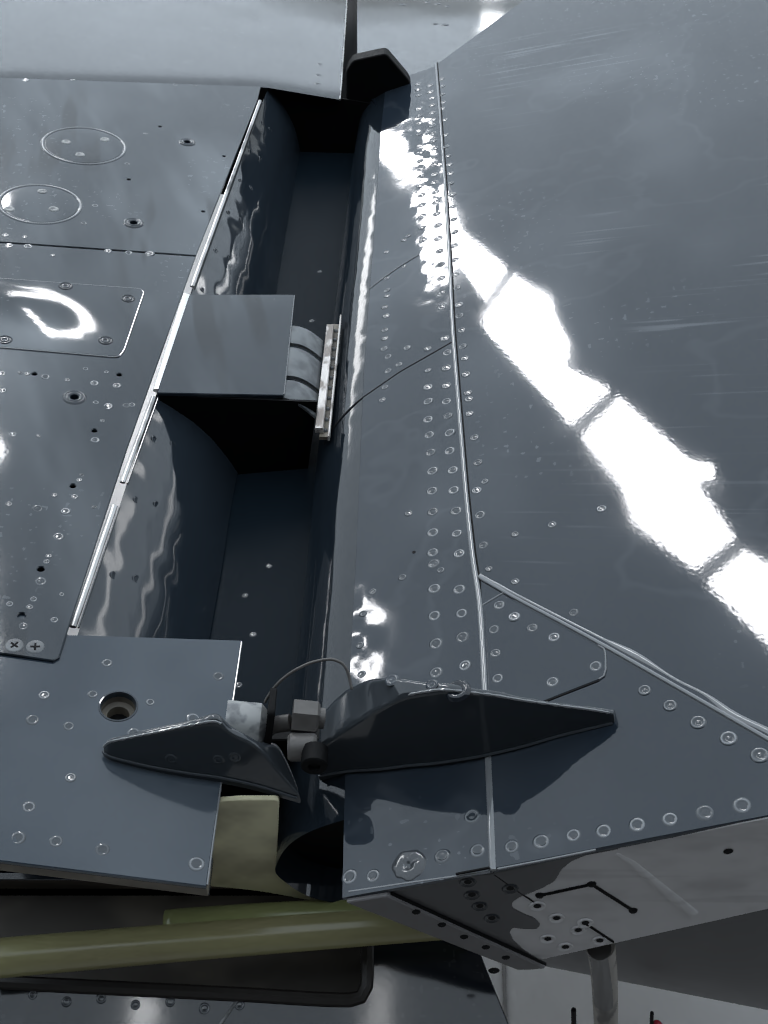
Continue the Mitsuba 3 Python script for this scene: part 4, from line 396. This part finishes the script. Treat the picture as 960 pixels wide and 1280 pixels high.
def crest(W, a, b): return tube([r[11]*.5+r[12]*.5+(r[12]-r[7])*.004 for r in W[a:b]], [.0009*(.5+abs(math.sin(i*1.7))) for i in range(b-a)], 6)
fm, wr = fairing(D['wing_fairing'], WF)
wf_ = obj('hinge_fairing', fm, 'fairing_paint', wing, smooth=40)
def face_rivet(wr, i, t, parent):
    p = wr[i, 7]*(1-t)+wr[i, 8]*t; d1 = wr[i+1, 7]-wr[i-1, 7]; d2 = wr[i, 8]-wr[i, 7]; nn = np.cross(d1, d2); nn /= np.linalg.norm(nn); nn *= -np.sign(nn[1]); M = np.eye(4)
    x_ = d1/np.linalg.norm(d1); M[:3, 0], M[:3, 1], M[:3, 2], M[:3, 3] = x_, np.cross(nn, x_), nn, p+nn*.0002
    put('rivet', sized(lambda r_: ring_rivet(r_, .0008, 16, .7), .0034, 'fx'), M, 'fairing_paint', parent)
obj('worn_crest', crest(wr, 1, 36), 'rim_paint', wf_, label='worn light crest of the fairing')
for i, t in ((34, .35), (40, .55), (22, .3)): face_rivet(wr, i, t, wf_)
obj('base_bead', tube([r[7]*.98+r[1]*.02+[0, -.0008, 0] for r in wr[::2]], .0011, 6), 'fairing_paint', wf_)
# lug, bracket and bolt at the end of the wing fairing
def wx(px): return px
lugc = WF.w(*D['wing_fairing'][6][2:4], D['wing_fairing'][6][4])
vb = D['vb']
(u0, _), (u1, _) = D['lug']; lt = D['lug_top']
sec = round_corners([(-.019, -.012), (.019, -.012), (.019, lt*.55), (.012, lt), (-.010, lt), (-.019, lt*.6)], .012, 6)
LF = Frame(WF.w(u1, vb), WF.y, WF.n, WF.x)
obj('lug', LF.m(slab(sec, u1-u0+.004, .005, 0)), 'grey_primer', wf_, smooth=40, label='rough light grey lug at the end of the fairing')
bu, b0 = D['bracket'][0]; b1 = D['bracket'][1][1]
BF = Frame(WF.w(bu+.0025, vb), WF.y, WF.n, WF.x)
obj('bracket', BF.m(slab(round_corners([(-.020, b1-.012), (.012, b1-.012), (.014, b0), (-.012, b0)], .005, 5), .005, .0008, 0)), 'black_matt', wf_, label='black bracket plate beside the lug')
p0, p1, p2 = [WF.w(u, vb, h) for u, h in D['bolt']]
obj('bolt_shank', tube([p0, p0+(p1-p0)*.3, p0+(p1-p0)*.34, p1], [.0075, .0075, .0062, .0062], 18), 'grey_steel', wing)
NF = Frame(p2, WF.y, WF.n, WF.x); hexa = circle((0, 0), .0125, 6)
obj('bolt_nut', cat(NF.m(slab(hexa, .019, .0018, -.002)), NF.m(lathe([(.0075, -.004), (.0075, .002), (.0001, .003)], 18))), 'grey_steel', wing, label='grey hexagon nut on the hinge bolt')
q0, q1 = [WF.w(u, vb-.02, h) for u, h in D['boss']]
obj('hinge_boss', tube([q0, q0*.9+q1*.1, q0*.1+q1*.9, q1], [.0085, .010, .010, .0085], 18), 'grey_steel', wing)
wu, wh = D['washer']
KF = Frame(WF.w(wu, vb-.036, wh), WF.x, WF.n, -WF.y)
obj('washer', KF.m(lathe([(.0001, .0005), (.004, .0005), (.0045, .003), (.0085, .003), (.0095, .002), (.0095, -.012)], 22)), 'black_matt', wing)
cab = spline(D['cable'], 50)
k = obj('bonding_cable', tube(cab, .0011, 8), 'grey_steel', smooth=True)
tag(k, 'thin grey cable arching over the gap between the two hinge fairings', 'cable')


# ------------------------------------------------------------------ the flap
flap = thing('hinged_flap', 'glossy dark blue flap with dense rivet rows, mirroring a white row of roof lights', 'aircraft flap')
sm = spline(np.c_[D['seam'], np.zeros(len(D['seam']))], 120)[:, :2]
seam_u = lambda v: np.interp(v, sm[::-1, 1], sm[::-1, 0])
cz = np.array(D['crease']); cz = cz[np.argsort(cz[:, 1])]
crease_u = lambda v: np.interp(v, cz[:, 1], cz[:, 0])
main = obj('main_skin', FF.m(slab(D['main_skin'], .003, .0007, 0)), 'flap_paint', flap)
# nose: flat upper sheet from the seam to the crease, then a rounded leading edge
V0, V1 = .062, 1.365
vv = np.linspace(0.0, V1, 420); V = np.zeros((420, 46, 3))
for i, v in enumerate(vv):
    a, b = crease_u(v), seam_u(v)-.0006; uu = a+(b-a)*np.linspace(0, 1, 46); V[i, :, 0], V[i, :, 1] = uu, v
q = V.reshape(-1, 3); near = np.exp(-((q[:, 0]-np.array([seam_u(v) for v in q[:, 1]])+.012)/.03)**2)
far = np.clip((q[:, 1]-.55)/.5, 0, 1)
q[:, 2] = (near*far*(.0006*mnoise(q, 42, 5)+.00028*mnoise(q, 95, 6))+ .0006*mnoise(q*[1, .35, 1], 20, 7)*(1-near))*np.clip((q[:, 1])/.2, 0, 1)
q[:, 2] += .0007*mnoise(q, 44, 12)*np.exp(-((q[:, 0]-np.array([crease_u(v) for v in q[:, 1]])-.012)/.022)**2)*np.clip((.50-q[:, 1])/.2, 0, 1)
V = q.reshape(V.shape); flatV = V.copy()
W = np.array([[FF.w(*p) for p in r] for r in V]); g = grid(W); g.invert() if g.face_normals[:, 2].mean() < 0 else None
edge0 = np.vstack([W[0], ]); rimm = grid(np.stack([W[0], W[0]-FF.n*.003], 1)); rim2 = grid(np.stack([W[:, 0], W[:, 0]-FF.n*.0025], 1))
nose = obj('nose_skin', cat(g, rimm, rim2), 'flap_paint', flap, smooth=35)
prof = np.array([(0, 0), (-.009, -.0046), (-.018, -.0099), (-.027, -.0167), (-.0375, -.0285), (-.046, -.0465), (-.049, -.066), (-.041, -.080), (-.030, -.093), (-.014, -.102), (.004, -.106)])
prof = np.c_[prof[:, 0]*.948+prof[:, 1]*.319, -prof[:, 0]*.319+prof[:, 1]*.948]
pf = spline(np.c_[prof, np.zeros(len(prof))], 46)[:, :2]
vv = np.linspace(V0, V1, 260); V = np.zeros((260, 46, 3))
for i, v in enumerate(vv):
    sc = np.interp(v, [0, .3, 1.36], [1.08, 1.0, .80]); V[i, :, 0] = crease_u(v)-.0004+pf[:, 0]*sc; V[i, :, 1] = v; V[i, :, 2] = -.0008+pf[:, 1]*sc
q = V.reshape(-1, 3); q[:, 2] += .0011*mnoise(q*[1, .6, 1], 17, 9)+.00022*mnoise(q, 70, 10); V = q.reshape(V.shape)
W = np.array([[FF.w(*p) for p in r] for r in V]); g = grid(W)
lead = obj('leading_edge', g, 'nose_paint', flap, smooth=True)
inner = cat(grid(W[:6]*1.0-np.array([0, 0, .0012])))
obj('nose_cavity', trimesh.Trimesh(np.vstack([[FF.w(*(p*[1, 1, 1]+[0, .03, 0])) for p in V[0]]]), [[0, i, i+1] for i in range(1, 45)], process=False), 'black_matt', flap, smooth=False)
noseR = lambda u, v: float(flatV[np.argmin(abs(np.linspace(0, V1, 420)-v)), np.clip(int(round((u-crease_u(v))/(seam_u(v)-crease_u(v)+1e-9)*45)), 0, 45), 2])
def drape(pts, h=0.0, n=24):
    out = []
    pts = np.asarray(pts, float); s_ = np.r_[0, np.cumsum(np.linalg.norm(np.diff(pts, axis=0), axis=1))]
    for t in np.linspace(0, s_[-1], n): u = np.interp(t, s_, pts[:, 0]); v = np.interp(t, s_, pts[:, 1]); out.append(FF.w(u, v, h+noseR(u, v)))
    return out
jp = drape(D['nose_joints'], .0001)
# the joint runs on over the leading edge
cr = np.array(D['nose_joints'][-1]); v0 = cr[1]
for i in range(2, 16): u_, h_ = pf[i]; jp.append(FF.w(crease_u(v0)-.0004+u_*.98, v0-.0026*i, -.0003+h_*.94))
obj('nose_joint', tube(jp, .0010, 6, .5, FF.n), 'black_matt', flap)
obj('nose_ridge', tube(drape(D['nose_ridge'], .0002), .0009, 6), 'rim_paint', flap)
sp_ = [FF.w(u, v, .0002+.0003*mnoise([[u*40, v*40, 3]], 1)[0]) for u, v in sm]
obj('seam_bead', tube(sp_, np.linspace(.0016, .0026, 120), 12, .55, FF.n), 'rim_paint', flap)
sp2 = [FF.w(u+.0029, v, -.0001) for u, v in sm]
obj('seam_bead', tube(sp2, .0009, 6), 'black_matt', flap)
for r in D['nose_rivets']: put('rivet', sized(lambda r_: ring_rivet(r_, .00075, 16, .5), r[2], 'nr'), FF.at(r[0], r[1], noseR(r[0], r[1])), 'rivet_paint', flap)
for r in D['skin_rivets']: put('rivet', sized(lambda r_: ring_rivet(r_, .00075, 16, .5), r[2], 'nr'), FF.at(r[0], r[1], 0), 'rivet_paint', flap)
bu_, bv_ = D['blister']; tt = np.linspace(0, 2*math.pi, 40, endpoint=False); rr_ = np.linspace(0, .0125, 12)
Bv = np.array([[[bu_+r*math.cos(t)*(1+.35*mnoise([[math.cos(t)*2, math.sin(t)*2, 5]], 1)[0]), bv_+r*.9*math.sin(t)*(1+.35*mnoise([[math.cos(t)*2, math.sin(t)*2, 5]], 1)[0]), 0] for t in np.r_[tt, tt[:1]]] for r in rr_])
Bv[..., 2] = noseR(bu_, bv_)+.0003+np.sin(np.clip(rr_/.0125, 0, 1)*math.pi)[:, None]*.0011+.0016*mnoise(Bv, 210, 30)*np.clip(1.2-rr_/.0125, 0, 1)[:, None]
Bv[-1, :, 2] = noseR(bu_, bv_)-.0003
obj('paint_blister', grid(np.array([[FF.w(*p) for p in r] for r in Bv])), 'bead_paint', flap, smooth=True, label='wrinkled bright blister in the paint near the lower edge')
th = D['tiny_hole']; put('tiny_hole', lathe([(.0016, .0002), (.0001, .0001)], 10), FF.at(th[0], th[1], noseR(*th)+.0002), 'black_matt', flap)
low = obj('lower_panel', FF.m(slab(D['lower_panel'], .0012, .0004, .0009)), 'flap_paint', flap)
tri = obj('triangular_panel', FF.m(slab(round_corners(D['tri'], .003, 3), .0012, .0005, .0014)), 'flap_paint', flap)
tr_ = np.array(D['tri']); obj('panel_rim', tube([FF.w(u, v, .0016) for u, v in tr_[2:8]], .0008, 6), 'rim_paint', tri)
obj('panel_groove', tube([FF.w(u, v-.0008, .0007) for u, v in tr_[7:10]], .0011, 6), 'black_matt', tri)
for r in D['tri_rivets']: put('rivet', sized(lambda r_: ring_rivet(r_, .00065, 16, .5), r[2], 'tr'), FF.at(r[0], r[1], .0014), 'rivet_paint', tri)
for r in D['edge_rivets']:
    h_ = .0009 if r[0] > seam_u(r[1]) else noseR(r[0], r[1])
    put('rivet', sized(lambda r_: ring_rivet(r_, .0007, 18, .35), r[2], 'er'), FF.at(r[0], r[1], h_), 'rivet_paint', flap)
for r in D['ring_rivets']:
    R = r[2]; m = lathe([(.0001, .0002), (R*.18, .0004), (R*.30, .0001), (R*.52, .0001), (R*.66, .0007), (R*.84, .0009), (R, .0005), (R*1.15, -.0003)], 22)
    put('ring_rivet', m, FF.at(r[0], r[1], .0009), 'rivet_paint', low)
d1 = spline(np.c_[D['diag'], np.zeros(len(D['diag']))], 60)
obj('diagonal_bead', tube([FF.w(u, v, .0012) for u, v, _ in d1], .0017, 8, .8, FF.n), 'rim_paint', flap)
d2 = spline(np.c_[D['diag2'], np.zeros(len(D['diag2']))], 90)
obj('diagonal_ripple', tube([FF.w(u, v, .0007) for u, v, _ in d2], [.0012+.0024*max(0, mnoise([[u*26, v*26, 2]], 1)[0]*2) for u, v, _ in d2], 10, .5, FF.n), 'rim_paint', flap)
obj('brace_bead', tube([FF.w(u, v, .0008) for u, v in D['brace']], .0009, 6), 'rim_paint', flap)
fm, fr_ = fairing(D['flap_fairing'], FF)
ff_ = obj('hinge_fairing', fm, 'fairing_paint', flap, smooth=40)
obj('base_bead', tube([r[7]*.98+r[1]*.02+[0, -.0008, 0] for r in fr_[::2]], .0011, 6), 'fairing_paint', ff_)
obj('worn_crest', crest(fr_, 20, 58), 'rim_paint', ff_)
# screw in a notch on the fairing's crest
st = np.array(D['flap_fairing']); i = 5
nt = FF.at((st[i, 2]+st[i-1, 2])/2, (st[i, 3]+st[i-1, 3])/2+.002, (st[i, 4]+st[i-1, 4])/2+.0004)
put('screw', lathe([(.0001, -.0004), (.0030, -.0002), (.0040, .0008), (.0066, .0014), (.0078, .0009), (.0092, -.0012)], 20), nt, 'old_paint', ff_)
for t in (3, 4):
    put('rivet', sized(lambda r_: ring_rivet(r_, .0008, 16, .5), .004, 'fr'), FF.at(st[t, 5], st[t, 6]-.002, st[t, 4]+.0004), 'flap_paint', ff_)
# metal strip standing on the leading edge
hs = obj('hinge_strip', cat(), 'bright_metal', flap) if False else None
A0, A1 = [np.array(p) for p in D['hstripA']]; B0, B1 = [np.array(p) for p in D['hstripB']]
up = np.array([0, 0, 1.0])
def bar(p, q, w, t):
    d = (q-p)/np.linalg.norm(q-p); sx = np.cross(d, up); sx /= np.linalg.norm(sx)
    R_ = [[c+sx*(-w/2)+up*0, c+sx*(-w/2)+up*t*.8, c+sx*(-w/2+.0006)+up*t, c+sx*(w/2-.0006)+up*t, c+sx*(w/2)+up*t*.8, c+sx*(w/2), c+sx*(-w/2)] for c in (p, q)]
    m = grid(np.array(R_)); caps = [trimesh.Trimesh(np.array(r[:6]), [[0, i, i+1] for i in range(1, 5)], process=False) for r in R_]
    return cat(m, *caps)
hs = obj('hinge_strip', bar(A0, A1, .0085, .006), 'worn_metal', flap, smooth=False, label='worn bright metal strip across the leading edge')
obj('strip_web', bar((A0+B0)/2-[0, 0, .004], (A1+B1)/2-[0, 0, .004], .010, .004), 'bay_brown', hs, smooth=False)
obj('strip_lip', bar(B0, B1, .0022, .006), 'worn_metal', hs, smooth=False)
pipm = lathe([(.0001, .0022), (.0018, .0018), (.0026, .0)], 10)
for t in np.linspace(.08, .95, 11):
    p = (A0+(A1-A0)*t)*.42+(B0+(B1-B0)*t)*.58+[0, 0, .0002]; M = np.eye(4); M[:3, 3] = p
    put('strip_pin', pipm, M, 'worn_grey', hs)

# end face of the flap towards the viewer
for nm in ('edge_line', 'edge_line2'): obj('worn_edge', tube([FF.w(u, v-.0006, .0006 if nm[-1] == '2' else -.0004) for u, v in D[nm]], .0009, 6), 'rim_paint', flap, label='bright edge highlight of the skin, put into the colour')  # pale tubes painted as the highlight along the end edge
rib = obj('end_rib', EF.m(slab(D['end_rib'], .003, .0006, -.002)), 'dull_grey', flap, label='dull grey worn end face of the flap')
obj('paint_patch', EF.m(slab(round_corners(D['end_dark'], .0025, 4), .001, .0003, -.0014)), 'patch_paint', rib, label='remaining dark paint on the grey end face')
fl_ = obj('end_flange', EF.m(slab(round_corners(D['flange'], .001, 2), .006, .0008, .003)), 'dull_dark', flap)
sc_ = lathe([(.0001, .0006), (.0026, .0004), (.0032, -.0002)], 14)
for s_ in D['flange_screws']: put('screw', sc_, EF.at(s_[0], s_[1], .003), 'black_matt', fl_)
for s_ in D['flange_hole']: put('screw', lathe([(.0001, .0004), (.0036, .0003), (.0042, -.0002)], 14), EF.at(s_[0], s_[1], .0034), 'black_matt', fl_)
a_, b_ = np.array(D['flange'][2]), np.array(D['flange'][3])
obj('flange_groove', tube([EF.w(*(a_+(b_-a_)*t), -.0005) for t in np.linspace(0.02, 1, 6)], .0013, 6), 'black_matt', fl_)
dish = lathe([(.0001, -.0002), (.0030, -.0002), (.0042, .0004), (.0052, .0007), (.0060, -.0004)], 18)
cup_ = lathe([(.0001, .0003), (.0026, .0002)], 14)
for i, s_ in enumerate(D['end_screws']):
    k = put('dimpled_screw', dish, EF.at(s_[0], s_[1], -.0013), 'dull_grey' if i < 7 else 'navy_satin', rib)
    put('screw_recess', cup_, EF.at(s_[0], s_[1]+.0004, -.0013), 'black_matt', rib)
for nm, w_ in (('end_line', .0012), ('end_line2', .0009), ('end_thin', .0005)):
    P_ = [EF.w(x, z, -.0016) for x, z in D[nm]]
    obj('dark_groove', cat(*[tube([P_[i], P_[i+1]], w_, 6) for i in range(len(P_)-1)]), 'black_matt', rib)
for x, z in D['end_line']: put('groove_bolt', lathe([(.0001, .0016), (.0024, .0014), (.0032, 0)], 12), EF.at(x, z, -.002), 'black_matt', rib)
bd = [EF.w(x, z, -.002) for x, z in D['end_bead']]
obj('raised_bead', tube(bd, [.0012, .003, .0042], 12, .5, EF.n), 'dull_grey', rib)
for x, z in D['end_hole']: put('screw_hole', lathe([(.0001, .0004), (.0032, .0003)], 14), EF.at(x, z, -.0019), 'black_matt', rib)
P_ = [EF.w(x, z, -.0008) for x, z in D['end_slot']]; obj('dark_groove', tube(P_, .0010, 6), 'black_matt', rib)
# ------------------------------------------------------------------ what lies below
lower = thing('lower_fuselage', 'glossy dark blue lower body with a dark rectangular bay, under the green tube', 'aircraft body')
LB = Frame(*D['lower_frame'])
bay = round_corners(D['bay'], .004, 3)
obj('lower_skin', LB.m(slab(D['lower_skin'], .003, .0008, 0, [bay])), 'old_paint', lower)
B_ = np.array(D['bay'])
ring = np.array(bay); ring = ring if area2(ring) > 0 else ring[::-1]
cl = np.vstack([ring, ring[:1]])
obj('bay_wall', LB.m(grid(np.stack([np.c_[cl, np.full(len(cl), -.002)], np.c_[cl, np.full(len(cl), -.07)]], 1))), 'bay_brown', lower, smooth=30)
obj('bay_floor', LB.m(slab(ring, .002, .0002, -.06)), 'bay_brown', lower)
rim_pts = [np.array([x, y]) for x, y in B_[1:11]]
obj('bay_rim', tube([LB.w(x, y, .004) for x, y in spline(rim_pts, 60)], .0055, 8, .7, LB.n), 'bay_dark', lower, label='dark raised rim of the bay')
obj('bay_back', slab([(-.6, .575), (-.02, .575), (-.02, .59), (-.6, .59)], .26, .001, 1.21), 'black_matt', lower)
p_, q_ = D['bay_line']
obj('skin_seam', tube([LB.w(*p_, .0008), LB.w(*q_, .0008)], .0014, 6), 'rim_paint', lower)
for t in range(7):
    c_ = B_[8]+(B_[9]-B_[8])*(t/7)+[0, -.008-.004*(t % 2)]
    put('rivet', sized(lambda r_: ring_rivet(r_, .0007, 14, .5), .0036, 'lr'), LB.at(c_[0], c_[1], 0), 'rivet_paint', lower)
k = obj('green_tube', tube(spline(D['tube'], 30), np.linspace(.0150, .0128, 30), 22), 'olive_paint', smooth=True)
tag(k, 'long olive green tube crossing below the wing, nearer to the viewer of the two', 'tube')
k = obj('green_tube', tube(spline(D['tube2'], 30), .0125, 22), 'lime_paint', smooth=True)
tag(k, 'shorter bright lime green tube directly above the olive one', 'tube')
# beyond the far end of the flap
fa = thing('outboard_flap', 'pale shiny grey riveted surface past the far end of the dark flap', 'aircraft panel')
fp3 = np.array(D['far_panel']); o_ = fp3[0]; ex = np.array([1.0, 0, 0]); en = np.cross(fp3[4]-fp3[0], fp3[1]-fp3[0]); en /= np.linalg.norm(en); en *= np.sign(en[2])
PF = Frame(o_, ex, np.cross(en, ex), en); loc = lambda p: ((np.array(p)-o_) @ PF.x, (np.array(p)-o_) @ PF.y)
obj('skin', PF.m(slab([loc(p) for p in fp3], .003, .0008, 0)), 'wing_paint', fa)
for p in D['far_marks']: put('rivet', sized(lambda r_: ring_rivet(r_, .0011, 16, .6), .006, 'fm'), PF.at(*loc(p), 0), 'navy_gloss', fa)
obj('under_frame', slab([(-.5, 1.80), (.16, 1.80), (.16, 4.2), (-.5, 4.2)], .05, .001, 1.10), 'black_matt', fa)  # black sheet added below so the gap reads dark
k = thing('far_hinge_block', 'matt black angular hinge block at the far end of the gap', 'hinge block')
HB = Frame([0, 1.765, 0], [1, 0, 0], [0, 0, 1], [0, -1, 0])
obj('block', HB.m(slab(round_corners(D['far_block'], .006, 4), .025, .0015, 0)), 'black_matt', k, smooth=40)
# grey rounded body, post, thin rods
ax0, ax1 = np.array([-.10, .885, .79]), np.array([1.1, .72, .66]); n_ = 40
body = tube([ax0+(ax1-ax0)*t for t in np.linspace(0, 1, 12)], np.linspace(.185, .20, 12), 64)
k = obj('grey_body', body, 'body_grey', smooth=40); tag(k, 'smooth plain grey rounded body behind the stained post, under the flap', 'aircraft body')
k = thing('support_post', 'upright metal post with brown and black stains below the grey end face', 'post')
pp = spline(D['post'], 20)
obj('shaft', tube(pp, .0112, 20), 'stained_metal', k, smooth=40)
mid = pp[0:11]; obj('dark_band', tube([p+[-.0015, -.0040, .002] for p in mid], .0092, 14), 'bay_dark', k, smooth=40)
def rod(name, p, q, r, mat, label, cat_, cap=None):
    kk = thing(name, label, cat_); obj('stem', tube([p, q], r, 8), mat, kk)
    if cap: obj('knob', move(trimesh.creation.icosphere(2, r*1.3), q), cap, kk)
for (p, q, r, mat, cap, lab) in [
    (D['rods'][0], D['rods'][1], .0028, 'black_matt', None, 'short dark upright rod on the pale floor, left of the stained post'),
    (D['rods'][2], D['rods'][3], .002, 'black_matt', None, 'thin dark rod right of the stained post, beside a red knob'),
    (D['rods'][4], D['rods'][5], .0045, 'red_paint', 'red_paint', 'small red knob on a short stem, at the lower edge right of the post')]:
    rod('floor_rod', np.array(p), np.array(q), r, mat, lab, 'rod', cap)
